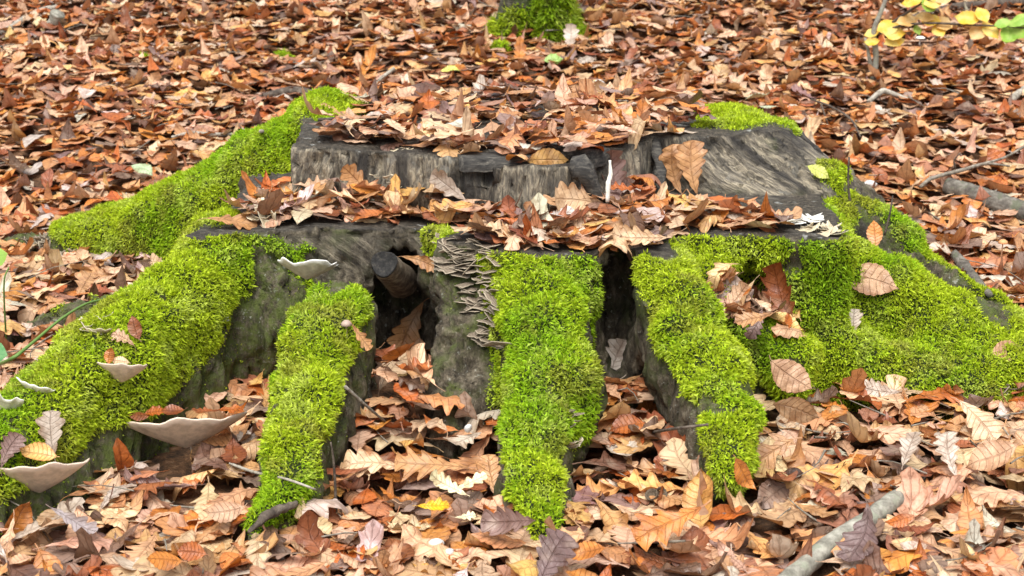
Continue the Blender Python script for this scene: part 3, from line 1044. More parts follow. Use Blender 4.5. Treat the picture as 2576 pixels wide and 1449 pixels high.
# step: leaves from the foot of the upper face to near the rim
def dens_low(q):
    d = fx(q) - q[:, 1]
    inside = (poly_d(top_poly, q[:, 0], q[:, 1]) > .015)
    rim = -poly_d(low_poly, q[:, 0], q[:, 1])
    bare = smooth(.028, .06, rim + .03 * (np.abs(q[:, 0] - .12) < .2)) * smooth(.58, .5, q[:, 0])
    return inside * bare * (q[:, 1] < .1) * np.where(q[:, 0] > .28, q[:, 1] < -.06 - .5 * (q[:, 0] - .28) + .12 * (q[:, 0] - .28), True)
scatter_on(low_poly, 340, H_LOW, lrng, 2, .042, sig=.15, dens=dens_low, pile=lambda q: .45 + .8 * smooth(.0, .25, -poly_d(low_poly, q[:, 0], q[:, 1])))
# hollow between the right spur and the right root
for k in range(44):
    u, v = lrng.uniform(1795, 2000), 0
    v = 712 + (u - 1795) * .42 + lrng.uniform(-25, 62)
    p, nn, w = hit(u, v)
    rows['P'].append(np.array([p + np.array([0, 0, .012])])); b = lrng.random() < .4
    rows['B'].append(np.array([b])); rows['yaw'].append(lrng.uniform(0, 6.28, 1)); rows['pit'].append(lrng.normal(0, .5, 1)); rows['rol'].append(lrng.normal(0, .5, 1))
    rows['sc'].append(np.array([.075 if b else .09])); rows['top'].append(np.array([1.0])); rows['zone'].append(np.array([3]))
R_ = {k: np.concatenate(v) for k, v in rows.items()}
NLEAF = len(R_['P'])
R_['tpl'] = np.where(R_['B'], lrng.integers(0, len(TPL['beech']), NLEAF), lrng.integers(0, len(TPL['oak']), NLEAF))
R_['tint'] = np.zeros(NLEAF, int); R_['col'] = np.zeros((NLEAF, 3))
fary = (R_['zone'] == 0) & (R_['P'][:, 1] > .55)
for kd, sel0 in (('oak', ~R_['B']), ('beech', R_['B'])):
    for fr in (False, True):
        sel = sel0 & (fary == fr)
        R_['tint'][sel], R_['col'][sel] = pick_tints(kd, sel.sum(), lrng, fr)
R_['wid'] = lrng.uniform(.85, 1.15, NLEAF)
R_['rot'] = rot_many(R_['yaw'], R_['pit'], R_['rol'])
# a flipped leaf shows its belly: put its lowest points back on the litter
_, _, R_['dep'] = project(R_['P'])
# ---- choose the leaves that show largest in view; they become objects, the rest one mesh of litter
def leaf_points(ids, lod):
    out = []
    for kd in ('oak', 'beech'):
        for ti, T in enumerate(TPL[kd]):
            s = ids[(R_['B'][ids] == (kd == 'beech')) & (R_['tpl'][ids] == ti)]
            if len(s) == 0: continue
            V, Q, U = T[lod]
            S = R_['sc'][s][:, None, None] * np.stack([np.ones(len(s)), R_['wid'][s], np.ones(len(s))], 1)[:, None, :]
            W = np.einsum('nij,nvj->nvi', R_['rot'][s], V[None] * S) + R_['P'][s][:, None, :]
            out.append((s, W, Q, U))
    return out

def visible_sizes():
    ids = np.arange(NLEAF)
    pp, own = [], []
    for s, W, Q, U in leaf_points(ids, 'lo'):
        C = W[:, Q].mean(2)                                  # face centres
        E = (W[:, Q[:, 0]] + W[:, Q[:, 2]]) / 2
        A = np.concatenate([W, C, (W[:, Q[:, 0]] + C) / 2, (W[:, Q[:, 2]] + C) / 2, (W[:, Q[:, 1]] + C) / 2, (W[:, Q[:, 3]] + C) / 2], 1)
        pp.append(A.reshape(-1, 3)); own.append(np.repeat(s, A.shape[1]))
    pp.append(SV2); own.append(np.full(len(SV2), -1))
    C = SV2[SF].mean(1); pp.append(C); own.append(np.full(len(C), -1))
    pp = np.concatenate(pp); own = np.concatenate(own)
    u, v, d = project(pp)
    W_, H_ = 400, 225
    i, j = (u / 2576 * W_).astype(int), (v / 1449 * H_).astype(int)
    ok = (i >= 0) & (i < W_) & (j >= 0) & (j < H_) & (d > .5)
    pix = (j * W_ + i)[ok]; d = d[ok]; own = own[ok]
    o = np.lexsort((d, pix))
    first = np.concatenate([[True], pix[o][1:] != pix[o][:-1]])
    win = own[o][first]
    return np.bincount(win[win >= 0], minlength=NLEAF)
VIS = visible_sizes()
MAX_OBJ = 280
pick = np.argsort(-VIS)[:MAX_OBJ]
picked = np.zeros(NLEAF, bool); picked[pick] = True

def litter_mesh(name, ids, split_y):
    Vs, Qs, Us, Cs, n = [], [], [], [], 0
    near = R_['dep'][ids] < split_y
    big = near & (VIS[ids] > 3)
    for lod, sub in (('hi', ids[big]), ('mid', ids[near & ~big]), ('lo', ids[~near])):
        for s, W, Q, U in leaf_points(sub, lod):
            m, nv = W.shape[:2]
            Vs.append(W.reshape(-1, 3)); Us.append(np.tile(U, (m, 1)))
            Qs.append((Q[None] + (np.arange(m) * nv)[:, None, None] + n).reshape(-1, 4))
            Cs.append(np.repeat(R_['col'][s], nv, 0)); n += m * nv
    return mesh_np(name, np.concatenate(Vs), [np.concatenate(Qs)], uv=np.concatenate(Us), colors={'col': np.concatenate(Cs)})
lit = link('leaf_litter', litter_mesh('leaf_litter', np.where(~picked)[0], 3.6), M_LITTER)
tag(lit, 'deep litter of brown oak and beech leaves covering the forest floor', kind='stuff')

LEAFMESH = {}
def leaf_mesh(kd, ti):
    k = (kd, ti)
    if k not in LEAFMESH:
        V, Q, U = TPL[kd][ti]['hi']
        me = mesh_np(kd + '_leaf', V, [Q], uv=U)
        me.materials.append(M_LEAF)
        LEAFMESH[k] = me
    return LEAFMESH[k]

LEAVES = []      # (object, attributes for its label)
def put_leaf(kd, ti, p, R, sc, wid, tint, col, label=None, where=None):
    o = bpy.data.objects.new(kd + '_leaf', leaf_mesh(kd, ti))
    COL.objects.link(o)
    M = np.eye(4)
    M[:3, :3] = R @ np.diag([sc, sc * wid, sc]); M[:3, 3] = p
    o.matrix_world = Matrix(M.tolist())
    o.color = (*[float(c) for c in col], 1)
    o['category'] = 'leaf'
    if label: o['label'] = label
    LEAVES.append(dict(o=o, kd=kd, ti=ti, p=np.array(p), R=R, sc=sc, tint=tint, label=label, where=where))
    return o
for i in pick:
    put_leaf('beech' if R_['B'][i] else 'oak', int(R_['tpl'][i]), R_['P'][i], R_['rot'][i], float(R_['sc'][i]), float(R_['wid'][i]), TN[R_['tint'][i]], R_['col'][i])
# ================================================================== FUNGI, STUB, BOARDS, TWIGS, SMALL THINGS
def fan(R, dep, H, thick, rng, nphi=20, ns=6, wav=.12, pw=1.35, span=100, kinks=5, sag=0.0):
    """bracket: upturned half dish opening upwards; x sideways, -y outwards, z up. uv = (radius, upper side)"""
    ph = np.radians(np.linspace(-span, span, nphi + 1))
    pa = rng.uniform(0, 6.28, 4)
    w = 1 + wav * (np.sin(kinks * ph + pa[0]) * .5 + np.sin(2.3 * kinks * ph + pa[1]) * .3 + np.sin(1.7 * ph + pa[2]) * .5)
    hw = wav * (np.sin(kinks * 1.4 * ph + pa[3]) * .6 + np.sin(3 * kinks * ph + pa[0]) * .35)
    V, U = [], []
    for side in (1, 0):
        for i in range(ns + 1):
            s = i / ns
            for j, p in enumerate(ph):
                r = s * (1 + (w[j] - 1) * s)
                zz = H * r ** pw + H * hw[j] * s ** 3 * .6
                t = thick * (1 - .75 * s ** 3)
                V.append((R * r * math.sin(p), -dep * r * math.cos(p), zz - sag * dep * r * (1 - math.cos(p)) - (0 if side else t)))
                U.append((s, side))
    m = nphi + 1
    n1 = (ns + 1) * m
    Q = []
    for i in range(ns):
        for j in range(nphi):
            a = i * m + j
            Q.append((a, a + 1, a + m + 1, a + m))
            Q.append((n1 + a, n1 + a + m, n1 + a + m + 1, n1 + a + 1))
    e = ns * m
    for j in range(nphi):
        Q.append((e + j, e + j + 1, n1 + e + j + 1, n1 + e + j))
    for i in range(ns):
        a, b = i * m, i * m + nphi
        Q.append((a, a + m, n1 + a + m, n1 + a)); Q.append((b, n1 + b, n1 + b + m, b + m))
    return np.array(V), np.array(Q), np.array(U)

def fungus_material(name, upper, under, rim, bands=0.0, rough=.75):
    t = NT(name)
    uv = t.n('ShaderNodeUVMap').outputs['UV']
    sp = t.n('ShaderNodeSeparateXYZ'); t.l(uv, sp.inputs[0])
    oc = t.n('ShaderNodeTexCoord').outputs['Object']
    s = t.math('ADD', sp.outputs[0], t.math('MULTIPLY', t.math('SUBTRACT', t.noise(oc, 60, 3), .5), .25))
    up = t.mix(t.gray(t.noise(oc, 45, 5, .6), .4, .65), upper, tuple(c * .72 for c in upper))
    if bands:
        b = t.math('ABSOLUTE', t.math('SUBTRACT', t.math('FRACT', t.math('MULTIPLY', s, 4.5)), .5))
        up = t.mix(t.math('MULTIPLY', t.gray(b, .12, .38), bands), up, tuple(c * .28 for c in upper))
    un = t.mix(t.gray(t.noise(oc, 70, 5, .65), .38, .66), under, tuple(c * .74 for c in under))
    c = t.mix(sp.outputs[1], un, up)
    c = t.mix(t.gray(s, .86, 1.0), c, rim)
    return t.surf(c, rough, t.noise(oc, 220, 4, .6), .0012, .8, .25)
M_FUN_TAN = fungus_material('tan_bracket', (.50, .40, .30), (.66, .53, .40), (.70, .57, .46))
M_FUN_WHITE = fungus_material('white_bracket', (.84, .82, .74), (.60, .56, .40), (.86, .84, .78))
M_FUN_GREY = fungus_material('banded_bracket', (.26, .205, .15), (.34, .28, .21), (.46, .39, .29), .6)
M_FUN_CREAM = fungus_material('cream_bracket', (.66, .56, .38), (.58, .48, .33), (.78, .70, .52), .25)

def cam_dir(p):
    d = CAM - p
    return d / np.linalg.norm(d)

def big_bracket(u, v, wpx, hpx, mat, label, yaw=0., roll=0., y=None, depf=.62, seed=0, lift=0.0, wav=.10):
    """one shelf fungus: half width wpx/2 and visible height hpx in photo units, its foot at (u, v)"""
    p, n, w = hit(u, v)
    if y is not None: p = at_y(u, v, y)
    dpt = project(p)[2][0]
    R = wpx / 2 * dpt / FPX
    dep = R * depf
    H = hpx * dpt / FPX + dep * .34
    rng = np.random.default_rng(seed)
    V, Q, U = fan(R, dep, H, .11 * R + .002, rng, 30, 8, wav, 1.05, 96, 4, .34)
    me = mesh_np('bracket_fungus', V, [Q], uv=U)
    o = link('bracket_fungus', me, mat, loc=p - np.array([0, .004, -lift]))
    o.rotation_euler = (0, math.radians(roll), math.radians(yaw))
    return tag(o, label, 'fungus'), p, R, dep, H

big_bracket(304, 952, 142, 40, M_FUN_TAN, 'small tan cup shaped bracket fungus on the mossy flank of the thick root', -6, 1, seed=1)
big_bracket(468, 1108, 292, 62, M_FUN_TAN, 'widest tan bracket fungus low on the thick root holding red leaves', 4, -2, seed=2, y=-.60)
big_bracket(98, 1222, 266, 62, M_FUN_TAN, 'lowest tan funnel shaped bracket fungus with a golden leaf lying in it', -4, -5, seed=3, depf=.7)
big_bracket(772, 692, 150, 36, M_FUN_WHITE, 'white shelf fungus on the sawn flank above the narrow mossy root', 3, 6, seed=4, wav=.16, y=-.285)
big_bracket(95, 996, 104, 36, M_FUN_WHITE, 'white bracket fungus on the upper edge of the thick root', -20, 8, seed=5)
big_bracket(18, 1040, 110, 56, M_FUN_WHITE, 'ragged white bracket fungus at the picture edge on the thick root', -20, 10, seed=6, wav=.22)
big_bracket(548, 1036, 62, 14, M_FUN_WHITE, 'small white bracket fungus standing among red leaves behind the widest bracket', 0, 0, seed=8)

def cluster(name, label, mat, spots, rr, seed, dz=.25, Hf=.22, spread=.5, tilt=.25, lift=.0, group=None, depf=.9, tm=.12):
    """many small brackets; spots: photo points; every bracket is a part"""
    rng = np.random.default_rng(seed)
    c = np.mean([hit(u, v)[0] for u, v in spots], 0)
    e = empty(name, c, label, 'fungus', group)
    shapes = []
    for k in range(4):
        V, Q, U = fan(1, depf, Hf, .13, rng, 12, 3, .24, 1.2, 95, 5)
        me = mesh_np('bracket', V, [Q], uv=U); me.materials.append(mat)
        shapes.append(me)
    for u, v in spots:
        p, n, w = hit(u, v)
        out = n * np.array([1, 1, .15]) + cam_dir(p) * .5
        yaw = math.atan2(out[0], -out[1]) + rng.normal(0, spread)
        o = bpy.data.objects.new('bracket', shapes[rng.integers(4)])
        COL.objects.link(o)
        s = rng.uniform(*rr)
        o.parent = e
        o.location = Vector(p + n * .001 + np.array([0, 0, lift]) - c)
        o.rotation_euler = (rng.normal(tm, tilt), rng.normal(0, tilt), yaw)
        o.scale = (s * rng.uniform(.8, 1.3), s, s)
    return e
prng = np.random.default_rng(77)
def blob(u0, u1, v0, v1, n, slope=0.0):
    return [(u, prng.uniform(v0, v1) + slope * (u - (u0 + u1) / 2)) for u in prng.uniform(u0, u1, n)]
cluster('ruffled_fungus', 'large ruffled grey brown banded fungus at the rim beside the bare bark buttress', M_FUN_GREY, blob(1112, 1255, 600, 690, 64, .28), (.015, .028), 1, Hf=-.12, tilt=.28, spread=.6, tm=.0)
cluster('ruffled_fungus', 'ruffled grey brown fungus halfway down the buttress against the steep middle root', M_FUN_GREY, blob(1168, 1262, 705, 775, 34, .25), (.014, .026), 2, Hf=-.12, tilt=.28, spread=.6, tm=.0)
cluster('ruffled_fungus', 'lowest ruffled grey brown fungus tucked against the steep middle root', M_FUN_GREY, blob(1195, 1268, 790, 860, 16, .4), (.014, .025), 3, Hf=-.12, tilt=.28, spread=.6, tm=.0)
cluster('rosette_fungus', 'white ruffled rosette fungus on the corner of the lower cut', M_FUN_WHITE, blob(1965, 2055, 556, 578, 14), (.018, .026), 4, Hf=.22, spread=.9, tm=.15, tilt=.15, lift=.010)
cluster('rosette_fungus', 'beige ruffled fungus between the white rosette and the grey root', M_FUN_CREAM, blob(2030, 2110, 572, 590, 14), (.016, .022), 5, Hf=.3, spread=.9, tm=.3)
cluster('crumpled_fungus', 'crumpled cream fungus on the outer end of the lower cut', M_FUN_CREAM, blob(650, 702, 545, 572, 16), (.015, .024), 6, Hf=.6, spread=1.4, tilt=.6, tm=.3, lift=.01)
cluster('bracket_tuft', 'tuft of tiny pale brackets on the weathered upper face below the mossy crack', M_FUN_CREAM, [(975, 447), (992, 440), (985, 462), (972, 472), (1000, 474), (962, 480)], (.007, .012), 7)
cluster('bracket_tuft', 'pair of tiny pale brackets high on the weathered upper face', M_FUN_CREAM, [(940, 440), (950, 446), (944, 455)], (.007, .012), 8)
cluster('bracket_tuft', 'row of tiny beige brackets on the front edge of the upper cut', M_FUN_CREAM, [(990, 378), (1000, 374), (1010, 378), (1020, 373), (1032, 376)], (.007, .011), 9)
cluster('bracket_tuft', 'cream frilled fungus at the foot of the steep middle root facing the buttress', M_FUN_CREAM, blob(1212, 1248, 1050, 1105, 9), (.012, .018), 10, Hf=.6, spread=1)
cluster('bracket_tuft', 'frilled grey fungus on the shaded side of the steep middle root', M_FUN_GREY, blob(1425, 1445, 1030, 1075, 8), (.009, .015), 11, spread=1)
cluster('bracket_tuft', 'cream frilled fungus low between the middle root and the recess', M_FUN_CREAM, blob(1428, 1455, 1110, 1132, 6), (.009, .014), 12, Hf=.6, spread=1)
cluster('bracket_tuft', 'pale green frilled fungus on the upper edge of the thick root', M_FUN_CREAM, blob(205, 265, 795, 840, 9), (.012, .02), 13, Hf=.5, spread=.8)
cluster('grey_fungus', 'grey weathered ruffled fungus on the far end of the long back root', M_FUN_GREY, blob(60, 120, 600, 640, 16), (.014, .024), 14, Hf=.5, spread=1.2, tilt=.5)
cluster('grey_fungus', 'grey weathered ruffled fungus under the long back root', M_FUN_GREY, blob(165, 235, 640, 665, 12), (.014, .024), 15, Hf=.5, spread=1.2, tilt=.5)
cluster('grey_fungus', 'ragged grey fungus with pale rims under the broad mossy root', M_FUN_GREY, blob(2505, 2560, 965, 1020, 10), (.014, .024), 16, Hf=.4, spread=1)
cluster('bracket_tuft', 'tiny white brackets in the rotten pocket of the upper face', M_FUN_WHITE, [(1585, 440), (1600, 436), (1592, 452), (1606, 447), (1588, 462)], (.005, .008), 17)
cluster('bracket_tuft', 'tiny white bracket on bark beside the moss of the thick root', M_FUN_WHITE, [(562, 798), (568, 806), (558, 806)], (.006, .010), 18)

# ---- parts of the stump: sawn branch stub, boards and a knot on the upper cut
tb = NT('stub_bark')
M_TWIG = None
def wood_mat(name, stops, scale=60, stretch=(1, 1, 1), rough=.8, lichen=None, bd=.003):
    t = NT(name)
    oc = t.pos()
    c = t.ramp(t.noise(t.scaled(oc, *stretch), scale, 6, .65), stops)
    if lichen is not None:
        c = t.mix(t.gray(t.noise(oc, 38, 4, .6), .52, .64, 0, .85), c, lichen)
    return t.surf(c, rough, t.noise(oc, scale * 2.2, 5, .65), bd, .9, .3)
M_BARK = wood_mat('stub_bark', [(.3, (.03, .024, .018)), (.5, (.13, .10, .07)), (.7, (.30, .25, .18))])
M_CUT = wood_mat('stub_cut_face', [(.35, (.008, .008, .008)), (.55, (.022, .021, .02)), (.75, (.08, .07, .058))], 90)
M_BOARD = wood_mat('dark_board', [(.3, (.014, .014, .014)), (.5, (.045, .042, .038)), (.68, (.13, .12, .10))], 40, (.6, 3, 4))
M_GREYTWIG = wood_mat('grey_twig', [(.3, (.14, .12, .095)), (.5, (.30, .27, .22)), (.7, (.46, .43, .36))], 70)
M_MIDTWIG = wood_mat('weathered_twig', [(.3, (.08, .066, .05)), (.5, (.19, .165, .13)), (.7, (.34, .31, .26))], 70)
M_DARKTWIG = wood_mat('dark_twig', [(.3, (.03, .024, .02)), (.5, (.085, .065, .05)), (.7, (.17, .14, .11))], 70)
M_PALEBARK = wood_mat('smooth_pale_bark', [(.3, (.10, .095, .076)), (.5, (.23, .22, .18)), (.7, (.40, .385, .325))], 44, lichen=(.25, .265, .20), bd=.004)
M_LOG = wood_mat('grey_log_bark', [(.3, (.045, .038, .032)), (.5, (.13, .115, .095)), (.7, (.28, .26, .22))], 40, lichen=(.10, .11, .07), bd=.006)
del tb
a, b = at_y(1000, 697, -.20), at_y(966, 663, -.335)
ax = (b - a) / np.linalg.norm(b - a)
mb = MB()
pts = spline([a - ax * .05, a, a + ax * .1, b], 10)
tube(mb, pts, np.linspace(.034, .0245, 10), 18, .05, 3, cap=False)
stub = link('branch_stub', mb.mesh('branch_stub', stump), M_BARK, stump)
tag(stub, 'sawn dark branch stub jutting from the hollow')
mb = MB()
s1_ = np.cross(ax, [0, 0, 1]); s1_ /= np.linalg.norm(s1_); s2_ = np.cross(s1_, ax)
ring = lambda r, d: [b + ax * d + r * (math.cos(t) * s1_ + math.sin(t) * s2_) * (1 + .06 * math.sin(3 * t)) for t in np.linspace(0, 2 * math.pi, 24, endpoint=False)]
V = ring(.0255, -.004) + ring(.0240, .002) + ring(.0215, .0005) + [b + ax * .0015]
Q = [(k * 24 + i, k * 24 + (i + 1) % 24, (k + 1) * 24 + (i + 1) % 24, (k + 1) * 24 + i) for k in range(2) for i in range(24)]
T = [(48 + i, 48 + (i + 1) % 24, 72) for i in range(24)]
mb.add(V, Q, T)
link('cut_face', mb.mesh('cut_face', stump), M_CUT, stub)

def board(name, px, z0, th, label, mat=M_BOARD, seed=0):
    """a splintered board lying on the upper cut: px = outline in photo points at height z0"""
    r = np.random.default_rng(seed)
    P = [at_z(u, v, z0) for u, v in px]
    dens = []
    for i in range(len(P)):
        q0, q1 = P[i], P[(i + 1) % len(P)]
        k = max(2, int(np.linalg.norm(q1 - q0) / .02))
        for f in np.arange(k) / k:
            dens.append(q0 * (1 - f) + q1 * f + r.normal(0, .0022, 3) * np.array([1, 1, 0]))
    n = len(dens)
    top = [d + np.array([0, 0, r.normal(0, .0015)]) for d in dens]
    bot = [d - np.array([0, 0, th]) for d in dens]
    c = np.mean(dens, 0)
    V = top + bot + [c]
    Q = [(i, (i + 1) % n, n + (i + 1) % n, n + i) for i in range(n)]
    T = [(i, 2 * n, (i + 1) % n) for i in range(n)]
    m = MB(); m.add(V, Q, T)
    o = link(name, m.mesh(name, stump, smooth_on=False), mat, stump)
    return tag(o, label)
board('wood_board', [(1285, 338), (1380, 346), (1500, 360), (1530, 372), (1490, 380), (1390, 366), (1300, 353)], H_TOP + .014, .035, 'raised black board split off the upper cut', seed=1)
board('wood_board', [(1150, 388), (1290, 378), (1410, 374), (1425, 390), (1300, 393), (1170, 397)], H_TOP + .004, .03, 'black splintered board behind the crack', seed=2)
mb = MB()
tube(mb, spline([at_y(1440, 420, -.10), at_y(1470, 428, -.12), at_y(1490, 470, -.12), at_y(1515, 520, -.12)], 9), np.array([.012, .022, .025, .019, .018, .014, .016, .013, .008]), 12, .28, 4)
link('knot', mb.mesh('knot', stump), M_BOARD, stump)
mb = MB()
fin = spline([at_y(1640, 330, .19), at_y(1650, 380, .15), at_y(1662, 440, .11), at_y(1672, 510, .08)], 9)
tube(mb, fin, np.array([.004, .011, .010, .013, .010, .014, .012, .012, .008]), 9, .35, 9)
link('wood_fin', mb.mesh('wood_fin', stump), M_BOARD, stump)

# ---- twigs and branches: photo points on the litter, thickness in photo units
def twig(name, px, rpx, mat, label, cat='twig', wob=.08, lifts=None, n=14, y=None, side=(), k=8, seed=0):
    P = []
    for i, (u, v) in enumerate(px):
        if y is not None: p = at_y(u, v, y[i] if hasattr(y, '__len__') else y)
        else:
            p = on_ray(u, v, lifts[i] if lifts is not None else .03)
        P.append(p)
    S = spline(P, n)
    dp = project(S)[2]
    r = np.interp(np.linspace(0, 1, n), np.linspace(0, 1, len(rpx)), rpx) * dp / FPX
    m = MB()
    tube(m, S, r, k, wob, seed)
    for sp_, sr in side:
        Q = [on_ray(u, v, l) for u, v, l in sp_]
        S2 = spline(Q, 8)
        tube(m, S2, np.linspace(sr[0], sr[1], 8) * project(S2)[2] / FPX, 6, wob, seed + 1)
    o = link(name, m.mesh(name), mat)
    return tag(o, label, cat)
twig('pale_branch', [(1960, 1480), (2030, 1420), (2100, 1362), (2180, 1312), (2245, 1262), (2310, 1236)], [28, 25, 27, 24, 25, 19], M_PALEBARK, 'thick pale grey branch lying in the frontmost litter under a dark leaf', 'branch', .07,
     lifts=[.024, .026, .028, .030, .032, .030], n=22, k=14, seed=2)
twig('grey_log', [(2382, 468), (2440, 488), (2520, 515), (2620, 548)], [22, 27, 28, 27], M_LOG, 'grey fallen log half sunk in litter beyond the weathered root', 'log', .07, lifts=[.03] * 4, n=18, k=12, seed=3)
twig('bark_piece', [(2402, 640), (2440, 690), (2490, 742)], [12, 17, 8], M_LOG, 'mossy grey strip of bark beside the broad mossy root', 'bark', .2, lifts=[.035] * 3, seed=4)
twig('forked_twig', [(2315, 470), (2345, 448), (2420, 428), (2480, 412), (2540, 418)], [4.5, 5.5, 5, 4, 2.5], M_MIDTWIG, 'long pale twig crossing above the grey log', wob=.1, lifts=[.04, .05, .06, .06, .06], seed=5,
     side=[([(2405, 430, .05), (2400, 405, .09), (2415, 385, .13)], (2.5, 1.5)), ([(2470, 413, .06), (2530, 395, .07), (2590, 360, .09)], (3.5, 3))])
twig('bent_twig', [(2160, 278), (2185, 256), (2215, 232), (2230, 230), (2290, 252)], [5, 6, 8, 7, 5], M_GREYTWIG, 'bent pale grey twig on the slope below the sapling', wob=.1, lifts=[.02, .03, .05, .05, .02], n=18, seed=6)
twig('grey_twig', [(2545, 250), (2576, 226), (2640, 190)], [9, 10, 10], M_GREYTWIG, 'short thick grey stick at the picture edge above the log', lifts=[.03] * 3, seed=7)
twig('grey_twig', [(5, 82), (50, 55), (95, 30), (150, 16)], [7, 9, 9, 6], M_GREYTWIG, 'grey twig far up the slope beside a short stub', lifts=[.03] * 4, seed=8)
twig('branch_stump', [(120, 75), (138, 55), (146, 34)], [14, 17, 19], M_PALEBARK, 'short pale green stub in the litter far up the slope', 'twig', lifts=[.0, .04, .1], seed=9)
twig('dark_branch', [(635, 252), (690, 236), (740, 230), (800, 238)], [5, 11, 13, 11], M_DARKTWIG, 'dark curved branch lying behind the top of the long back root', 'branch', lifts=[.03] * 4, seed=10)
twig('pale_twig', [(432, 345), (480, 335), (540, 338), (600, 338), (660, 330)], [3.5, 5, 5, 5, 5], M_GREYTWIG, 'long thin pale twig on the litter behind the long back root', lifts=[.035] * 5, seed=11)
twig('dark_branch', [(2290, 44), (2380, 20), (2470, 12), (2600, 4)], [6, 9, 11, 12], M_DARKTWIG, 'dark branch on the slope behind the yellow leaves', 'branch', lifts=[.04] * 4, seed=12)
twig('thin_twig', [(935, 216), (965, 192), (992, 172)], [4, 5, 5], M_GREYTWIG, 'straight grey twig on the slope behind the upper cut', lifts=[.03, .04, .06], seed=13)
twig('thin_twig', [(868, 972), (930, 1028), (990, 1078)], [4.2, 3.8, 2.5], M_MIDTWIG, 'thin grey twig leaning into the dark hollow beside the narrow root', lifts=[.03, .05, .03], seed=14)
twig('thin_twig', [(1640, 1088), (1700, 1078), (1782, 1068)], [4, 4, 3.5], M_DARKTWIG, 'grey twig across the flank of the pale topped root', lifts=[.05, .05, .035], seed=15)
twig('thin_twig', [(578, 1165), (640, 1188), (720, 1205), (795, 1232)], [4, 4, 3.5, 3], M_GREYTWIG, 'long thin twig across the foot of the narrow mossy root', lifts=[.04, .04, .025, .04], seed=16)
twig('bark_strip', [(625, 1338), (680, 1292), (745, 1268)], [5, 14, 9], M_DARKTWIG, 'flaky dark bark strip at the bare tip of the narrow root', 'bark', .35, lifts=[.03, .03, .02], seed=17)
twig('thin_twig', [(2040, 250), (2090, 268), (2140, 300), (2165, 345)], [2.5, 3, 3, 2], M_DARKTWIG, 'thin dark arching twig beyond the moss cushion', lifts=[.05, .09, .06, .03], seed=18)
twig('thin_twig', [(800, 301), (850, 299), (898, 297)], [4, 5, 5], M_DARKTWIG, 'short dark twig on the mossy corner of the upper cut', lifts=[.012] * 3, seed=19)
twig('dry_stem', [(2158, 580), (2140, 520), (2134, 455), (2136, 395)], [4, 3.5, 3, 2.5], M_DARKTWIG, 'tall dry brown stem standing at the weathered grey root', 'stem', .05, y=[.10, .10, .10, .10], seed=20)
twig('dry_stem', [(2225, 592), (2238, 540), (2246, 492)], [3, 2.5, 2], M_DARKTWIG, 'short dry stem in front of the round orange leaf', 'stem', .05, y=[.04, .04, .05], seed=21)
twig('dry_stem', [(2088, 330), (2075, 290), (2066, 262)], [2.5, 2.5, 2], M_DARKTWIG, 'thin stem carrying two grey green leaves', 'stem', .05, lifts=[0, .06, .10], seed=22)
twig('fine_stem', [(846, 1300), (843, 1215), (838, 1150), (832, 1112)], [4, 3.5, 3, 2], M_DARKTWIG, 'fine dry stem standing in the litter before the narrow root', 'stem', .05, y=[-.80, -.80, -.80, -.80], seed=23)
M_WHITE = wood_mat('bare_white_wood', [(.3, (.62, .58, .50)), (.6, (.80, .77, .70))], 40)
twig('white_stick', [(1528, 508), (1530, 462), (1536, 440), (1534, 403)], [5, 7, 6, 3], M_WHITE, 'white peeled stick standing upright against the upper face', 'stick', .22, y=[-.19, -.185, -.18, -.175], k=6, seed=24)

# ---- acorn, acorn cups, stones
def lathe(mb, prof, c, k=14, axis=None, uvv=0):
    R = np.eye(3) if axis is None else np.array(Vector((0, 0, 1)).rotation_difference(Vector(axis)).to_matrix())
    V = [np.array(c) + R @ np.array([r * math.cos(t), r * math.sin(t), z]) for r, z in prof for t in np.linspace(0, 2 * math.pi, k, endpoint=False)]
    n = len(prof)
    Q = [(i * k + j, i * k + (j + 1) % k, (i + 1) * k + (j + 1) % k, (i + 1) * k + j) for i in range(n - 1) for j in range(k)]
    mb.add(V, Q, None, np.array([(i / (n - 1), uvv) for i in range(n) for _ in range(k)]))
M_ACORN = wood_mat('acorn_shell', [(.3, (.03, .016, .012)), (.6, (.075, .04, .028))], 90, rough=.3)
M_CUP = wood_mat('acorn_cup', [(.3, (.06, .045, .03)), (.6, (.17, .13, .09))], 240)
p = on_ray(1994, 1192, .042)
mb = MB(); lathe(mb, [(.0005, -.016), (.006, -.0135), (.0098, -.006), (.0105, .002), (.009, .010), (.005, .0145), (.0016, .0165), (.0003, .0185)], p, axis=(.85, -.3, .25))
tag(link('acorn', mb.mesh('acorn'), M_ACORN), 'dark brown acorn lying below the large tan oak leaf', 'acorn')
for k, (u, v, axx) in enumerate([(1640, 1246, (-.4, -.5, .8)), (1662, 1242, (.5, -.6, .7))]):
    p = on_ray(u, v, .042)
    mb = MB(); lathe(mb, [(.0006, -.009), (.006, -.0075), (.010, -.002), (.0112, .004), (.0104, .0046), (.009, -.001), (.005, -.005), (.0005, -.006)], p, axis=axx)
    tag(link('acorn_cup', mb.mesh('acorn_cup'), M_CUP), ['empty acorn cup tilted towards the steep middle root', 'empty acorn cup tilted towards the pale topped root'][k], 'acorn cup', 'pair of empty acorn cups in the litter')
M_STONE = wood_mat('pale_stone', [(.3, (.42, .41, .40)), (.6, (.62, .61, .59))], 60, rough=.7)
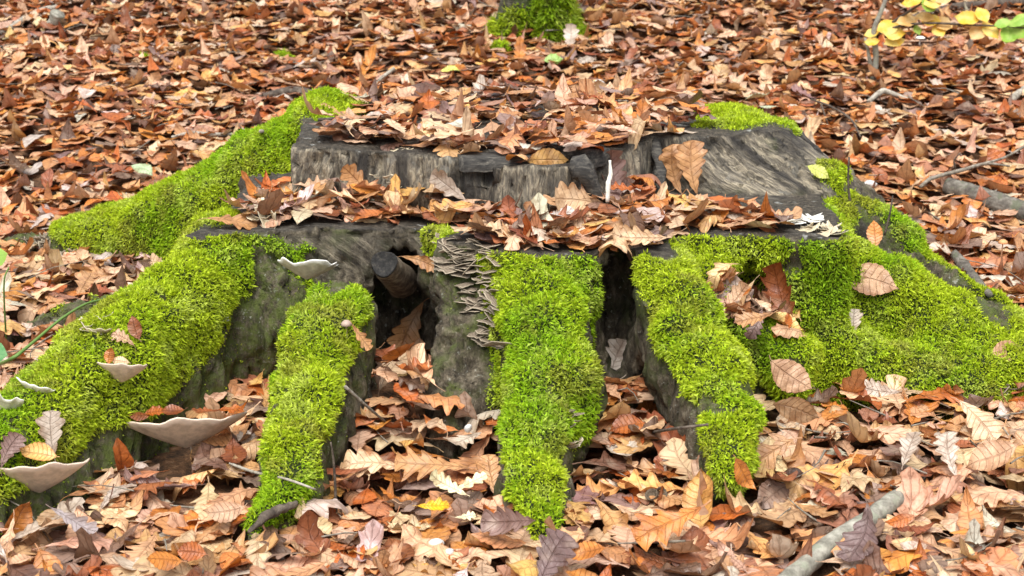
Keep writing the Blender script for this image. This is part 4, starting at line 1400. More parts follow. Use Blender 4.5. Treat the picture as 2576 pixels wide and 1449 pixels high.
def stone(u, v, s, label, seed, mat=M_STONE, cat='stone', name='stone'):
    r = np.random.default_rng(seed)
    p = on_ray(u, v, .036)
    sc = s * project(p)[2][0] / FPX
    V, Q = [], []
    nu, nv = 12, 7
    for i in range(nv + 1):
        th = math.pi * i / nv
        for j in range(nu):
            f = 2 * math.pi * j / nu
            V.append((math.sin(th) * math.cos(f), math.sin(th) * math.sin(f), math.cos(th)))
    V = np.array(V)
    V *= (1 + .35 * (vnoise(V, 1.4, seed)[:, None] - .5)) * np.array([1.15, .8, .62]) * sc
    Q = [(i * nu + j, (i + 1) * nu + j, (i + 1) * nu + (j + 1) % nu, i * nu + (j + 1) % nu) for i in range(nv) for j in range(nu)]
    o = link(name, mesh_np(name, V, [np.array(Q)]), mat, loc=p)
    o.rotation_euler = (r.normal(0, .3), r.normal(0, .3), r.uniform(0, 6))
    return tag(o, label, cat)
stone(1098, 1366, 20, 'pale grey stone in the frontmost litter before the middle root', 1)
stone(1131, 1388, 14, 'smaller pale stone just below the pale grey stone', 2)
stone(1178, 1078, 14, 'grey stone at the foot of the bare bark buttress', 3)
stone(2190, 463, 15, 'white stone behind the tall dry stem', 4)
stone(1510, 208, 12, 'white stone on the slope behind the upper cut', 5)

# ---- little mushrooms
def mushroom(u, v, hpx, rpx, cols, label, lean=0.0, seed=0, foot=None, capf=.8):
    p, n, w = hit(u, v)
    if w == 'floor': p = p + np.array([0, 0, .02])
    k = project(p)[2][0] / FPX
    h, r = hpx * k, rpx * k
    e = empty('mushroom', p, label, 'mushroom')
    top = p + np.array([lean * h, 0, h])
    mb = MB(); tube(mb, spline([p - np.array([0, 0, .015]), p + np.array([lean * .2 * h, 0, h * .5]), top], 7), np.linspace(max(.0007, r * .16), max(.0005, r * .12), 7), 7)
    ms = NT('mushroom_stem').surf(cols[1], .6)
    mc = NT('mushroom_cap').surf(cols[0], .45)
    link('stem', mb.mesh('stem', e), ms, e)
    mb = MB(); lathe(mb, [(.0002, r * capf), (r * .45, r * capf * .86), (r * .8, r * capf * .5), (r, 0), (r * .9, -r * .04), (r * .4, r * .22), (.0002, r * .3)], top - np.array([0, 0, r * .3]))
    link('cap', mb.mesh('cap', e), mc, e)
mushroom(482, 1152, 50, 10, ((.78, .70, .58), (.25, .20, .16)), 'tiny white mushroom on a thread thin stem under the widest bracket', capf=1.1)
mushroom(872, 838, 26, 15, ((.36, .27, .22), (.34, .26, .2)), 'small grey brown mushroom growing in the moss of the narrow root', capf=.9)
mushroom(2517, 668, 42, 13, ((.62, .30, .13), (.55, .34, .2)), 'small orange mushroom beside the bark piece', .03)
mushroom(2312, 128, 22, 13, ((.82, .78, .72), (.6, .55, .5)), 'small white mushroom on the slope behind the bent twig', .05, capf=.4)

# ---- crumbs of the litter: thin broken twigs strewn everywhere
fr = np.random.default_rng(404)
mb = MB()
for k in range(520):
    y_ = fr.uniform(-1.1, 4.2)
    x_ = fr.uniform(-1, 1) * (.38 * (y_ + 3.2) + .4)
    z_ = float(litter_z(np.array([x_]), np.array([y_]))[0]) + fr.uniform(.02, .045)
    if sdf(np.array([[x_, y_, z_]]))[0] < .02: continue
    L_, a_, t_ = fr.uniform(.03, .16), fr.uniform(0, 6.28), fr.normal(0, .22)
    d_ = np.array([math.cos(a_) * math.cos(t_), math.sin(a_) * math.cos(t_), math.sin(t_)]) * L_
    c_ = np.array([x_, y_, z_])
    m_ = c_ + fr.normal(0, .08, 3) * L_
    tube(mb, spline([c_ - d_ / 2, m_, c_ + d_ / 2], 5), np.linspace(fr.uniform(.0012, .0026), .0007, 5), 5, .1, k, cap=False)
tag(link('fine_twigs', mb.mesh('fine_twigs'), M_MIDTWIG), 'thin broken twigs strewn through the leaf litter', kind='stuff')
# ================================================================== MOSSY TREE, SAPLING, GREEN PLANTS
p, n, w = hit(1352, 112)
dpt = project(p)[2][0]
rt = 84 * dpt / FPX
tree = empty('beech_tree', p - np.array([0, -rt, .03]), 'mossy tree trunk standing on the slope behind the stump', 'tree')
tc = np.array(tree['_loc'])
nA, zz = 56, np.concatenate([np.linspace(-.06, .9, 46), np.linspace(1.0, 5.2, 22)])
TV = []
for z_ in zz:
    for k in range(nA):
        a = 2 * math.pi * k / nA
        f = math.exp(-max(z_, 0) / .13)
        lob = .5 + .5 * math.cos(2 * (a - .15)) + .35 * math.cos(5 * a + 1.1)
        r_ = rt * (.86 - .035 * max(z_, 0)) * (1 + .75 * f * lob + .13 * math.cos(3 * a + 2 + z_ * .6))
        # cleft facing the viewer
        dcl = math.atan2(math.sin(a + math.pi / 2 + .12), math.cos(a + math.pi / 2 + .12))
        r_ *= 1 - .30 * math.exp(-(dcl / .22) ** 2)
        TV.append((r_ * math.cos(a), r_ * math.sin(a), z_))
TV = np.array(TV)
TV[:, :2] *= (1 + .16 * (fbm(TV + tc, 14, 3, 3) - .44))[:, None]
TQ = np.array([(i * nA + j, i * nA + (j + 1) % nA, (i + 1) * nA + (j + 1) % nA, (i + 1) * nA + j) for i in range(len(zz) - 1) for j in range(nA)])
TN_ = vnormals(TV, TQ)
mtr = NT('tree_bark'); _p = mtr.pos()
M_TREE = mtr.surf(mtr.mix(mtr.gray(mtr.noise(_p, 18, 5, .6), .40, .56), mtr.ramp(mtr.noise(_p, 50, 6, .65), [(.3, (.02, .018, .012)), (.55, (.08, .075, .05)), (.75, (.20, .19, .15))]), (.045, .07, .012)), .85, mtr.noise(_p, 60, 6, .65), .02, 1.0)
trk = link('trunk', mesh_np('trunk', TV, [TQ]), M_TREE, tree)
def scatter_fronds(V, Q, N, dens, rng, mask):
    P0, P1, P2, P3 = (V[Q[:, k]] for k in range(4))
    ar = np.linalg.norm(np.cross(P2 - P0, P3 - P1), axis=1) * .5 * mask(V[Q].mean(1))
    nn = rng.poisson(ar * dens)
    fi = np.repeat(np.arange(len(Q)), nn)
    a, b = rng.random((2, len(fi), 1))
    return (P0[fi] * (1 - a) + P1[fi] * a) * (1 - b) + (P3[fi] * (1 - a) + P2[fi] * a) * b, N[Q[fi, 0]]
mr2 = np.random.default_rng(6)
tmask = lambda C: (C[:, 2] < 1.3) * smooth(.30, .40, fbm(C + tc, 7, 15, 3) + .12 * (C[:, 0] > 0) - .12 * np.exp(-((C[:, 0] + .01) / .03) ** 2) * (C[:, 1] < 0) + .1 * (C[:, 2] < .12))
P_, N_ = scatter_fronds(TV, TQ, TN_, 36000, mr2, tmask)
o = link('moss', frond_mesh('moss', P_ + tc, N_, tc, mr2, .022, .045, dark=.8), M_MOSS, trk)
tag(o, kind='stuff')
def moss_cushion(u, v, rpx, label, seed):
    p, n, w = hit(u, v)
    r = rpx * project(p)[2][0] / FPX
    k, m = 16, 7
    V = np.array([(r * math.sin(.5 * math.pi * i / m) * math.cos(2 * math.pi * j / k), r * math.sin(.5 * math.pi * i / m) * math.sin(2 * math.pi * j / k), r * .75 * math.cos(.5 * math.pi * i / m)) for i in range(m + 1) for j in range(k)])
    Q = np.array([(i * k + j, (i + 1) * k + j, (i + 1) * k + (j + 1) % k, i * k + (j + 1) % k) for i in range(m) for j in range(k)])
    V *= 1 + .3 * (vnoise(V + p, 25, seed)[:, None] - .5)
    c = p + np.array([0, r * .4, .01])
    e = empty('moss_cushion', c, label, 'moss')
    cm = NT('cushion_core').surf((.03, .045, .008), .9)
    link('core', mesh_np('core', V, [Q]), cm, e)
    N = V / (np.linalg.norm(V, axis=1)[:, None] + 1e-9)
    rr = np.random.default_rng(seed)
    P2, N2 = scatter_fronds(V, Q, N, 60000, rr, lambda C: np.ones(len(C)))
    tag(link('frond', frond_mesh('frond', P2 + c, N2, c, rr, .016, .032), M_MOSS, e), kind='stuff')
moss_cushion(1258, 134, 20, 'small green moss cushion at the foot of the mossy tree', 3)
moss_cushion(715, 155, 14, 'small moss cushion among leaves on the open slope', 4)
moss_cushion(365, 160, 12, 'tiny dark moss cushion far up the slope', 5)

def green_leaf_mat(name, c, c2):
    t = NT(name)
    uv = t.n('ShaderNodeUVMap').outputs['UV']
    sp = t.n('ShaderNodeSeparateXYZ'); t.l(uv, sp.inputs[0])
    av = t.math('ABSOLUTE', t.math('MULTIPLY', t.math('SUBTRACT', sp.outputs[1], .5), 2.0))
    sv = t.math('ABSOLUTE', t.math('SUBTRACT', t.math('FRACT', t.math('MULTIPLY', t.math('SUBTRACT', sp.outputs[0], t.math('MULTIPLY', av, .13)), 8.0)), .5))
    vein = t.math('MAXIMUM', t.gray(av, .02, .1, 1, 0), t.gray(sv, .02, .12, .7, 0))
    k = t.mix(t.gray(t.noise(t.pos(), 30, 4), .4, .64), c, c2)
    k = t.mix(t.math('MULTIPLY', vein, .35), k, tuple(x * .6 for x in c))
    return t.surf(k, .45, None, spec=.35, trans=.3, tcol=k)
M_YEL = green_leaf_mat('yellow_leaf', (.72, .46, .045), (.70, .56, .16))
M_PEACH = green_leaf_mat('peach_leaf', (.68, .40, .13), (.66, .48, .22))
M_GRN = green_leaf_mat('green_leaf', (.24, .42, .05), (.36, .50, .10))
M_DGRN = green_leaf_mat('bramble_leaf', (.06, .26, .08), (.16, .36, .14))
M_GGR = green_leaf_mat('grey_green_leaf', (.36, .44, .27), (.50, .54, .40))
def flat_tpl(wide, seed):
    r = leaf_params('beech', np.random.default_rng(seed), .35); r['wide'] = wide
    V, Q, U = leaf_template('beech', 14, [-1, -.55, 0, .55, 1], r)
    return V, Q, U
def leaf_frame(p, ang, nrm):
    """x towards the photo direction ang (degrees), z along nrm"""
    cr_, cu = np.array([1.0, 0, 0]), np.array([0, SP, CP])
    d = math.cos(math.radians(ang)) * cr_ + math.sin(math.radians(ang)) * cu
    nrm = nrm / np.linalg.norm(nrm)
    x_ = d - nrm * (d @ nrm)
    f = np.linalg.norm(x_); x_ /= f
    return np.stack([x_, np.cross(nrm, x_), nrm], 1), abs(x_ @ d)

sp_base = hit(2198, 192)[0]
sy = sp_base[1]
sap = empty('beech_sapling', sp_base, 'slender grey beech sapling on the slope with yellow and green leaves', 'sapling')
def sap_tube(name, px, r0, r1, mat, ys=None, n=12):
    P = [at_y(u, v, sy + (ys[i] if ys else 0)) for i, (u, v) in enumerate(px)]
    S = spline(P, n); m = MB(); k = project(S)[2] / FPX
    tube(m, S, np.linspace(r0, r1, n) * k, 9, .06, 3)
    return link(name, m.mesh(name, sap), mat, sap)
sap_tube('stem', [(2196, 205), (2204, 140), (2198, 80), (2216, 30), (2233, -20), (2262, -160)], 8.5, 4, M_PALEBARK, n=18)
sap_tube('stem', [(2192, 186), (2186, 140), (2176, 95)], 6, 3, M_PALEBARK)
sap_tube('twig', [(2202, 88), (2262, 66), (2340, 58), (2430, 62), (2520, 66), (2620, 74)], 4, 2, M_DARKTWIG, [0, -.03, -.08, -.12, -.16, -.2])
sap_tube('twig', [(2240, 60), (2300, 20), (2350, -8)], 4, 2, M_DARKTWIG, [0, -.05, -.1])
FT = [flat_tpl(w_, s_) for w_, s_ in ((1.15, 1), (1.3, 2), (1.0, 3), (1.2, 4))]
SAPLEAF = {}
for k, (u, v, L, ang, mat, yo) in enumerate([
    (2192, 84, 46, 190, M_YEL, 0), (2232, 68, 72, 200, M_YEL, -.02), (2248, 104, 66, 200, M_YEL, -.03), (2192, 108, 44, 185, M_YEL, -.02), (2285, 52, 66, 10, M_PEACH, -.04), (2250, 82, 70, -10, M_YEL, -.035),
    (2325, 42, 50, 150, M_PEACH, -.06), (2342, 56, 62, 195, M_YEL, -.07), (2372, 60, 56, -50, M_PEACH, -.08), (2362, 78, 44, -70, M_YEL, -.09), (2308, 76, 34, -80, M_GRN, -.05),
    (2432, 50, 72, 172, M_YEL, -.12), (2470, 36, 52, 110, M_YEL, -.13), (2458, 82, 62, 232, M_PEACH, -.13), (2492, 78, 64, -62, M_YEL, -.14), (2540, 90, 72, 262, M_GRN, -.17), (2520, 60, 50, 190, M_GRN, -.16), (2572, 72, 70, -40, M_GRN, -.18), (2568, 50, 66, 25, M_GRN, -.18),
    (2296, 6, 60, 190, M_YEL, -.06), (2335, 12, 62, 240, M_GRN, -.08), (2350, 4, 60, 20, M_YEL, -.09), (2380, -4, 56, 10, M_PEACH, -.1)]):
    p = at_y(u, v, sy + yo)
    Rf, f = leaf_frame(p, ang, cam_dir(p) * .75 + np.array([prng.normal(0, .2), 0, .65]))
    key = (k % 4, mat.name)
    if key not in SAPLEAF:
        V, Q, U = FT[k % 4]
        me = mesh_np('leaf', V, [Q], uv=U); me.materials.append(mat); SAPLEAF[key] = me
    o = bpy.data.objects.new('leaf', SAPLEAF[key]); COL.objects.link(o); o.parent = sap
    s = .86 * L * project(p)[2][0] / FPX / max(f, .6)
    M = np.eye(4); M[:3, :3] = Rf * s; M[:3, 3] = p - np.array(sap['_loc'])
    o.matrix_local = Matrix(M.tolist())

# bramble at the edge of the picture: an arching green stem with leaves
bb = hit(-20, 920)[0]
br = empty('bramble', bb, 'bramble with a thin arching green stem and two green leaves beside the thick root', 'plant')
mst = NT('green_stem').surf((.12, .22, .05), .55)
def br_tube(name, P, r0, r1):
    S = spline(P, 16); m = MB(); tube(m, S, np.linspace(r0, r1, 16), 7, .03)
    return link(name, m.mesh(name, br), mst, br)
br_tube('stem', [bb, at_y(25, 905, -.36), at_y(75, 868, -.30), at_y(150, 805, -.20), at_y(215, 765, -.10), at_y(268, 752, -.02)], .0042, .002)
br_tube('leaf_stalk', [bb + np.array([0, .1, 0]), at_y(10, 720, -.05), at_y(22, 672, -.05)], .0022, .0015)
for u, v, L, ang, yy, mat, wd in ((-8, 645, 52, 20, -.05, M_GRN, 1), (-14, 888, 66, -8, -.40, M_DGRN, 1)):
    p = at_y(u, v, yy)
    Rf, f = leaf_frame(p, ang, cam_dir(p) + np.array([.1, 0, .5]))
    me = mesh_np('leaf', FT[wd][0] * np.array([1, 1.25, 1]), [FT[wd][1]], uv=FT[wd][2]); me.materials.append(mat)
    o = bpy.data.objects.new('leaf', me); COL.objects.link(o); o.parent = br
    M = np.eye(4); M[:3, :3] = Rf * (L * project(p)[2][0] / FPX / max(f, .5)); M[:3, 3] = p - np.array(br['_loc'])
    o.matrix_local = Matrix(M.tolist())
# ================================================================== LEAVES PLACED ONE BY ONE, AND THE LABELS OF ALL LEAVES
TC = {t_[0]: np.array(t_[1]) for t_ in TINTS}
TC.update({'yellow': np.array([.72, .42, .01]), 'cream': np.array([.78, .72, .46]), 'fresh green': np.array([.30, .50, .12]), 'pale green': np.array([.42, .55, .33]), 'yellow green': np.array([.55, .62, .14]),
           'grey green': np.array([.42, .48, .33]), 'bluish grey': np.array([.36, .31, .31]), 'dark purplish': np.array([.15, .095, .09])})
HT = {('oak', 0): [i for i in range(len(TPL['oak'])) if i % 4 == 0 and not TPL['oak'][i]['r']['sharp']], ('oak', 1): [i for i in range(len(TPL['oak'])) if i % 4 == 1],
      ('oak', 2): [i for i in range(len(TPL['oak'])) if TPL['oak'][i]['r']['sharp']], ('oak', 3): [i for i in range(len(TPL['oak'])) if i % 4 == 2],
      ('beech', 0): [i for i in range(len(TPL['beech'])) if i % 4 == 0], ('beech', 1): [i for i in range(len(TPL['beech'])) if i % 4 == 1], ('beech', 3): [i for i in range(len(TPL['beech'])) if i % 4 == 2]}
hcount = {}
def hero(kd, curl, u, v, L, ang, face, tint, label, lift=.02, y=None, wid=1.05):
    p, n, w = hit(u, v)
    if y is not None: p = at_y(u, v, y); n = np.array([0, 0, 1.0])
    if w == 'floor' and y is None:
        n = np.array([0, 0, 1.0]); lift = lift * .4 + .036
    face *= .8
    nn = n * (1 - face) + cam_dir(p) * face + prng.normal(0, .16, 3)
    Rf, f = leaf_frame(p, ang, nn)
    tl = HT[(kd, curl)] + (HT[(kd, 1)] if curl == 0 else [])
    k = hcount.get((kd, curl), 0); hcount[(kd, curl)] = k + 1
    p = p + cam_dir(p) * lift / max(.33, float(cam_dir(p) @ n)) if y is None else p
    c = np.clip(TC[tint] * 1.08 * prng.normal(1, .05), .01, .9)
    put_leaf(kd, tl[(k * 7) % len(tl)], p, Rf, L * project(p)[2][0] / FPX / max(f, .72), wid, tint, c, label)
H_ = hero
H_('oak', 0, 1562, 343, 150, 165, .45, 'pale tan', 'large pale tan oak leaf lying over the front edge of the upper cut')
H_('oak', 1, 1692, 425, 125, 100, .8, 'light brown', 'slim brown oak leaf hanging on the upper face beside the raised fin', .03)
H_('oak', 0, 1738, 420, 135, 95, .8, 'light brown', 'broad brown oak leaf propped upright against the upper face', .045)
H_('oak', 0, 905, 462, 115, 135, .7, 'light brown', 'brown oak leaf leaning on the weathered face below the pale brackets', .03)
H_('oak', 1, 1128, 470, 110, 150, .6, 'greyish beige', 'pinkish grey oak leaf standing at the foot of the upper face', .03)
H_('oak', 0, 1452, 503, 140, 180, .6, 'pale tan', 'broad pale oak leaf leaning beside the dark knot on the step', .05)
H_('oak', 0, 1790, 522, 200, 195, .30, 'pale tan', 'largest pale oak leaf stretched flat across the lower cut', .05)
H_('beech', 1, 1858, 560, 120, 172, .35, 'pinkish tan', 'tan beech leaf with rusty edges at the rim before the rosette fungus', .02)
H_('oak', 0, 1118, 535, 150, 195, .40, 'golden tan', 'golden tan oak leaf lying on top of the leaves in the middle of the step', .06)
H_('oak', 0, 585, 556, 120, 5, .25, 'light brown', 'light brown oak leaf overhanging the outer end of the lower cut')
H_('oak', 1, 1545, 455, 150, 100, .75, 'purplish brown', 'purplish brown oak leaf standing behind the white stick', .01)
H_('oak', 0, 1568, 500, 110, 80, .7, 'purplish brown', 'short purplish oak leaf leaning at the foot of the white stick', .02)
H_('beech', 0, 1382, 402, 105, 0, .35, 'golden tan', 'pale golden beech leaf lying over the black crack')
H_('oak', 0, 1560, 560, 180, 180, .30, 'light brown', 'long light brown oak leaf across the front of the step', .05)
H_('oak', 0, 1610, 598, 130, 175, .55, 'pale tan', 'pale tan oak leaf overhanging the rim above the recess', .03)
H_('oak', 0, 1275, 590, 120, 150, .45, 'pale tan', 'pale oak leaf on the rim beside the large ruffled fungus', .03)
H_('beech', 0, 2195, 703, 128, -18, .35, 'pinkish tan', 'pinkish ribbed beech leaf resting on the broad mossy root', .012)
H_('oak', 0, 2147, 810, 66, 80, .45, 'greyish beige', 'small greyish oak leaf lying on the broad mossy root', .012, wid=.9)
H_('beech', 1, 2540, 882, 95, 12, .45, 'pinkish tan', 'tan beech leaf on the moss near the far end of the broad root', .012)
H_('oak', 2, 1965, 752, 175, 108, .85, 'reddish brown', 'big reddish brown sharp lobed leaf standing upright in the mossy hollow', .06)
H_('oak', 2, 1900, 800, 100, 200, .6, 'light brown', 'brown leaf folded below the big upright leaf in the mossy hollow', .06)
H_('oak', 0, 1905, 815, 80, 250, .6, 'purplish brown', 'small purplish leaf at the mouth of the mossy hollow', .03)
H_('oak', 1, 908, 848, 78, -50, .6, 'light brown', 'light brown oak leaf clinging to the moss of the narrow root', .015)
H_('beech', 3, 338, 822, 62, 105, .6, 'reddish brown', 'small dark red leaf curled upright on the moss of the thick root', .02)
H_('oak', 1, 312, 850, 58, 160, .5, 'pinkish tan', 'small tan leaf lying on the moss of the thick root', .012)
H_('oak', 0, 128, 1090, 115, 92, .8, 'greyish beige', 'greyish oak leaf standing behind the lowest funnel fungus', .03)
H_('oak', 0, 22, 1130, 90, 60, .7, 'purplish brown', 'purplish leaf behind the lowest funnel fungus at the picture edge', .03)
H_('beech', 1, 92, 1142, 92, 172, .5, 'golden tan', 'golden beech leaf lying in the lowest funnel fungus', .0, y=-.83)
H_('beech', 1, 300, 908, 44, 175, .4, 'pale tan', 'pale leaf lying flat in the small cup shaped fungus', .03)
H_('beech', 3, 275, 893, 40, 80, .5, 'orange brown', 'orange leaf standing in the small cup shaped fungus', .03)
H_('beech', 3, 592, 1028, 78, 5, .5, 'rusty orange', 'rusty beech leaf curled over the end of the widest bracket', .0, y=-.62)
H_('oak', 1, 520, 1034, 70, 170, .4, 'reddish brown', 'torn reddish oak leaf in the widest bracket beside the rusty one', .0, y=-.62)
H_('beech', 1, 395, 1036, 52, 20, .4, 'rusty orange', 'small rusty leaf between two dark ones in the widest bracket', .0, y=-.62)
H_('beech', 3, 345, 1045, 55, 190, .5, 'reddish brown', 'dark red beech leaf hanging over the tip of the widest bracket', .0, y=-.63)
H_('beech', 1, 430, 1034, 60, 180, .4, 'reddish brown', 'dark red beech leaf lying in the middle of the widest bracket', .0, y=-.62)
H_('oak', 0, 638, 1098, 80, 200, .6, 'greyish beige', 'greyish leaf in the shade between the widest bracket and the narrow root', .02)
H_('oak', 0, 1028, 828, 150, 245, .85, 'light brown', 'large brown oak leaf standing in the dark hollow under the branch stub', .03)
H_('oak', 1, 985, 930, 110, 60, .75, 'pale tan', 'pale oak leaf standing in the hollow below the large brown one', .05)
H_('oak', 1, 1045, 970, 130, 80, .8, 'light brown', 'brown oak leaf leaning upright against the bare bark buttress', .04)
H_('oak', 1, 1060, 657, 98, -20, .5, 'light brown', 'narrow brown leaf caught on bark between stub and ruffled fungus', .015, wid=.7)
H_('oak', 0, 1548, 905, 115, 72, .85, 'greyish beige', 'greyish tan oak leaf standing upright in the recess beside the steep middle root', .02)
H_('beech', 1, 1530, 985, 100, 150, .6, 'reddish brown', 'dark red beech leaf at the top of the recess heap', .04)
H_('beech', 1, 1640, 1030, 120, 35, .5, 'orange brown', 'orange brown beech leaf pointing up at the flank of the pale topped root', .05)
H_('beech', 0, 1575, 1072, 90, 200, .7, 'rusty orange', 'rusty beech leaf lying on the recess heap', .06)
H_('oak', 2, 1085, 1168, 185, 178, .50, 'light brown', 'long light brown saw edged leaf lying flat before the bare bark buttress', .04)
H_('oak', 0, 930, 1165, 150, 185, .5, 'pale tan', 'pale tan oak leaf beside the narrow root pointing at it', .04)
H_('oak', 1, 1090, 1272, 78, 10, .6, 'yellow', 'bright yellow leaf in the litter before the steep middle root', .05)
H_('oak', 1, 1128, 1222, 100, 150, .7, 'cream', 'cream coloured oak leaf above the bright yellow leaf', .05)
H_('oak', 1, 1182, 1215, 90, 40, .7, 'cream', 'cream coloured oak leaf leaning on the steep middle root', .055)
H_('oak', 1, 1172, 1300, 52, 20, .5, 'cream', 'small cream leaf fragment below the bright yellow leaf', .05)
H_('oak', 0, 1235, 1195, 100, 95, .7, 'light brown', 'brown oak leaf standing at the flank of the steep middle root', .03)
H_('oak', 0, 1922, 1148, 170, 215, .75, 'light brown', 'large tan oak leaf with dark veins at the tip of the pale topped root', .06, wid=1.25)
H_('beech', 0, 1870, 1195, 88, -50, .75, 'orange brown', 'orange beech leaf overlapping the large tan oak leaf', .075)
H_('beech', 1, 1765, 1252, 120, 100, .6, 'golden tan', 'golden cupped beech leaf before the tip of the pale topped root', .05)
H_('oak', 2, 1685, 1315, 170, 215, .5, 'orange brown', 'big orange brown leaf with a rolled edge beside the acorn cups', .06)
H_('beech', 0, 1468, 1390, 92, 170, .65, 'orange brown', 'orange beech leaf before the tip of the steep middle root', .05)
H_('oak', 0, 1385, 1405, 150, 60, .65, 'dark purplish', 'dark purplish oak leaf in the frontmost litter before the middle root', .05)
H_('oak', 0, 1290, 1312, 120, 175, .5, 'purplish brown', 'purplish brown oak leaf at the very tip of the steep middle root', .04)
H_('oak', 0, 2172, 1345, 135, 262, .65, 'dark purplish', 'dark purplish oak leaf lying across the pale grey branch', .065, wid=1.15)
H_('oak', 0, 2285, 1130, 84, 85, .65, 'greyish beige', 'small silvery oak leaf standing below the broad mossy root', .05, wid=.9)
H_('oak', 0, 2385, 1140, 112, 100, .65, 'greyish beige', 'silvery broad oak leaf below the far end of the broad root', .05)
H_('oak', 0, 2462, 1055, 115, -60, .65, 'pale tan', 'pale tan oak leaf leaning below the ragged grey fungus', .05)
H_('beech', 0, 2490, 1152, 125, 185, .55, 'pinkish tan', 'pinkish beech leaf lying on the orange one below the broad root', .06)
H_('beech', 1, 2262, 1310, 72, 190, .5, 'rusty orange', 'rusty orange leaf lying against the pale grey branch', .045)
H_('beech', 3, 1992, 950, 120, -35, .5, 'pinkish tan', 'rolled tan beech leaf under the thin spur root', .06)
H_('beech', 0, 2010, 1030, 120, -20, .5, 'pale tan', 'pale ribbed beech leaf below the rolled one under the spur root', .07)
H_('beech', 0, 2295, 1035, 70, 60, .6, 'reddish brown', 'round reddish beech leaf at the foot of the broad mossy root', .05)
H_('oak', 0, 2215, 985, 90, 170, .7, 'greyish beige', 'greyish leaf leaning against the foot of the broad mossy root', .04)
H_('beech', 0, 42, 1310, 115, 60, .7, 'orange brown', 'big orange brown beech leaf under the lowest funnel fungus', .05)
H_('oak', 0, 185, 1310, 130, -30, .65, 'bluish grey', 'bluish grey oak leaf below the thick root', .05)
H_('beech', 0, 560, 1288, 95, 200, .65, 'pinkish tan', 'pinkish beech leaf before the bare tip of the narrow root', .05)
H_('beech', 0, 478, 1388, 75, 175, .6, 'rusty orange', 'shiny rust red beech leaf in the frontmost litter', .05)
H_('beech', 0, 408, 1408, 68, 200, .7, 'orange brown', 'orange beech leaf next to the shiny rust red one', .05)
H_('oak', 0, 1435, 98, 72, 85, .7, 'greyish beige', 'greyish oak leaf standing at the foot of the mossy tree', .04)
H_('beech', 1, 1395, 150, 48, 10, .4, 'fresh green', 'fresh green leaf lying below the mossy tree', .03)
H_('beech', 1, 1134, 174, 46, 5, .4, 'yellow green', 'yellow green leaf on the slope behind the upper cut', .03)
H_('beech', 1, 362, 425, 58, -40, .6, 'pale green', 'pale green mouldy leaf behind the long back root', .04)
H_('beech', 1, 2062, 432, 62, -30, .5, 'yellow green', 'green and yellow leaf on the moss strip of the grey root', .02)
H_('beech', 1, 1905, 246, 62, -20, .4, 'grey green', 'grey green leaf above the moss cushion on its thin stem', .06)
H_('beech', 1, 1925, 268, 56, 200, .4, 'grey green', 'lower grey green leaf on the thin stem by the moss cushion', .06)
H_('beech', 0, 2200, 585, 68, 95, .85, 'orange brown', 'round orange brown beech leaf standing behind a short dry stem', .03)
H_('beech', 1, 172, 408, 66, 175, .5, 'rusty orange', 'rusty orange beech leaf on the litter behind the long back root', .04)
H_('oak', 0, 255, 690, 110, 190, .5, 'light brown', 'light brown oak leaf heaped between the long back root and thick root', .06)
H_('oak', 0, 360, 675, 90, 20, .6, 'pale tan', 'pale oak leaf at the end of the heap beside the thick root', .05)

# ---- labels for the leaves of the scattered litter: colour, kind, form, tip and where it lies, then what tells it from its like
ZONES = [(120, 1390, 'in the litter below the lowest funnel fungus'), (330, 1320, 'in the litter before the thick root'), (520, 1225, 'in the litter below the widest bracket'), (560, 1400, 'in the frontmost litter before the narrow root'),
 (760, 1400, 'at the bare tip of the narrow root'), (930, 1390, 'in the frontmost litter near the two stones'), (900, 1180, 'between the narrow root and the bark buttress'), (1000, 1000, 'in the dark hollow under the branch stub'),
 (1130, 1430, 'in front of the two pale stones'), (1150, 1260, 'around the bright yellow leaf'), (1390, 1420, 'before the tip of the middle root'), (1550, 1060, 'in the recess behind the twig'), (1520, 1230, 'between middle and pale topped roots'),
 (1680, 1400, 'in the frontmost litter below the acorn cups'), (1790, 1290, 'at the tip of the pale topped root'), (1970, 1240, 'in the litter around the acorn'), (1940, 980, 'under the thin spur root'), (2100, 1090, 'below the broad mossy root'),
 (2420, 1080, 'near the ragged grey fungus'), (2120, 1210, 'between the acorn and the pale branch'), (2400, 1240, 'beyond the end of the pale branch'), (2400, 1390, 'beside the thick pale branch'), (1880, 1400, 'before the thick pale branch'),
 (1900, 770, 'in the mossy hollow above the spur root'), (760, 540, 'on the step by the crumpled fungus'), (950, 530, 'on the step below the pale brackets'), (1200, 550, 'on the step above the ruffled fungus'), (1420, 560, 'on the step below the dark knot'),
 (1600, 560, 'on the step beside the white stick'), (1800, 550, 'on the step near the rosette fungus'), (900, 290, 'on the upper cut near the back root'), (1180, 290, 'on the upper cut behind the mossy crack'), (1420, 300, 'on the upper cut by the raised board'),
 (1650, 310, 'on the upper cut near the moss cushion'), (60, 740, 'beside the bramble'), (280, 700, 'between the back root and thick root'), (100, 950, 'behind the thick root by the bramble'), (120, 480, 'on the slope past the end of the back root'),
 (420, 330, 'on the slope behind the back root'), (400, 100, 'far up the open slope'), (1000, 120, 'on the slope behind the stump'), (1700, 180, 'on the slope between tree and sapling'), (2150, 300, 'near the bent grey twig'), (2300, 540, 'between the grey root and the log'),
 (2480, 640, 'near the orange mushroom'), (2500, 800, 'behind the broad mossy root'), (2350, 160, 'on the slope by the sapling')]
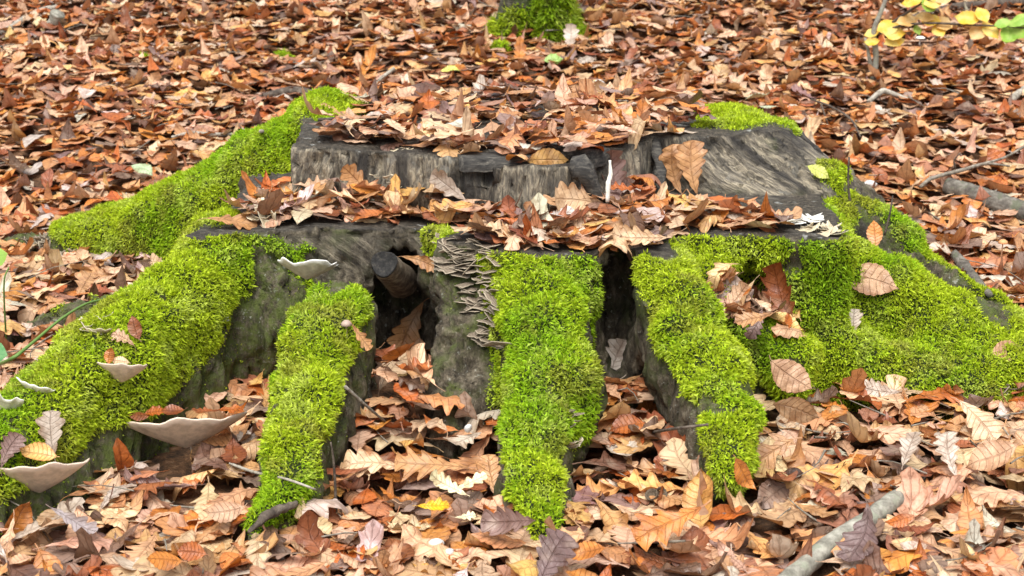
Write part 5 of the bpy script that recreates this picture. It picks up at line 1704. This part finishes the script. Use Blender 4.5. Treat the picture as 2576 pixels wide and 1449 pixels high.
def describe(L):
    T = TPL[L['kd']][L['ti']]
    cz = T['curl']
    form = 'flat' if cz < .75 else ('wavy' if cz < 1.5 else ('curled' if cz < 2.6 else 'tightly rolled'))
    big = L['sc'] / (.105 if L['kd'] == 'oak' else .075)
    size = 'small' if big < .84 else ('large' if big > 1.13 else '')
    lean = 'upright' if abs(L['R'][2, 2]) < .62 else ''
    kind = 'beech leaf' if L['kd'] == 'beech' else ('sharp lobed oak leaf' if T['r']['sharp'] else 'oak leaf')
    u, v, _ = project(L['p'])
    z = min(ZONES, key=lambda q: (q[0] - u[0]) ** 2 + ((q[1] - v[0]) * 1.5) ** 2)[2]
    d = L['R'][:, 0]
    if abs(d[0]) < .5:
        tip = 'tip pointing uphill' if d[1] > 0 else 'tip pointing downhill'
    else:
        tip = 'tip towards the sapling side' if d[0] > 0 else 'tip towards the bramble side'
    return dict(core=' '.join(x for x in (size, L['tint'], form, lean, kind) if x), short=' '.join(x for x in (L['tint'], lean or form, kind) if x), z=z, tip=tip, u=float(u[0]), v=float(v[0]))
todo = [L for L in LEAVES if not L['label']]
for L in todo: L.update(d=describe(L), lab=None)
def claim(f):
    c = {}
    for L in todo:
        if L['lab'] is None: c.setdefault(f(L), []).append(L)
    for s, ls in c.items():
        if len(ls) == 1 and s is not None and len(s.split()) <= 16: ls[0]['lab'] = s
def nearest(L):
    return min((M for M in LEAVES if M is not L), key=lambda M: np.sum((M['p'] - L['p']) ** 2))
claim(lambda L: f"{L['d']['core']} {L['d']['z']}")
claim(lambda L: f"{L['d']['core']} {L['d']['z']}, {L['d']['tip'].replace('pointing ', '')}" if True else None)
claim(lambda L: f"{L['d']['short']} {L['d']['z']}, by {nearest(L)['tint']} one")
rest = {}
for L in todo:
    if L['lab'] is None: rest.setdefault(f"{L['d']['short']} {L['d']['z']}", []).append(L)
for s, ls in rest.items():
    s = ' '.join(s.split()[:12])
    ls.sort(key=lambda L: -L['d']['v'])
    for k, L in enumerate(ls):
        L['lab'] = s + (', ' + ('lowest' if k == 0 else 'highest' if k == len(ls) - 1 else 'middle') + ' of %s' % {2: 'two', 3: 'three'}.get(len(ls), 'several') if len(ls) > 1 else ', alone of its kind')
seen_labels = set()
for L in LEAVES:
    o = L['o']
    lab = L['label'] or L['lab']
    if lab in seen_labels:
        lab = ' '.join(lab.split()[:13]) + ', ' + nearest(L)['tint'] + ' leaf touching it'
        lab = ' '.join(lab.split()[:16])
    seen_labels.add(lab)
    o['label'] = lab
    o['group'] = 'fallen oak leaves' if L['kd'] == 'oak' else 'fallen beech leaves'
    del L
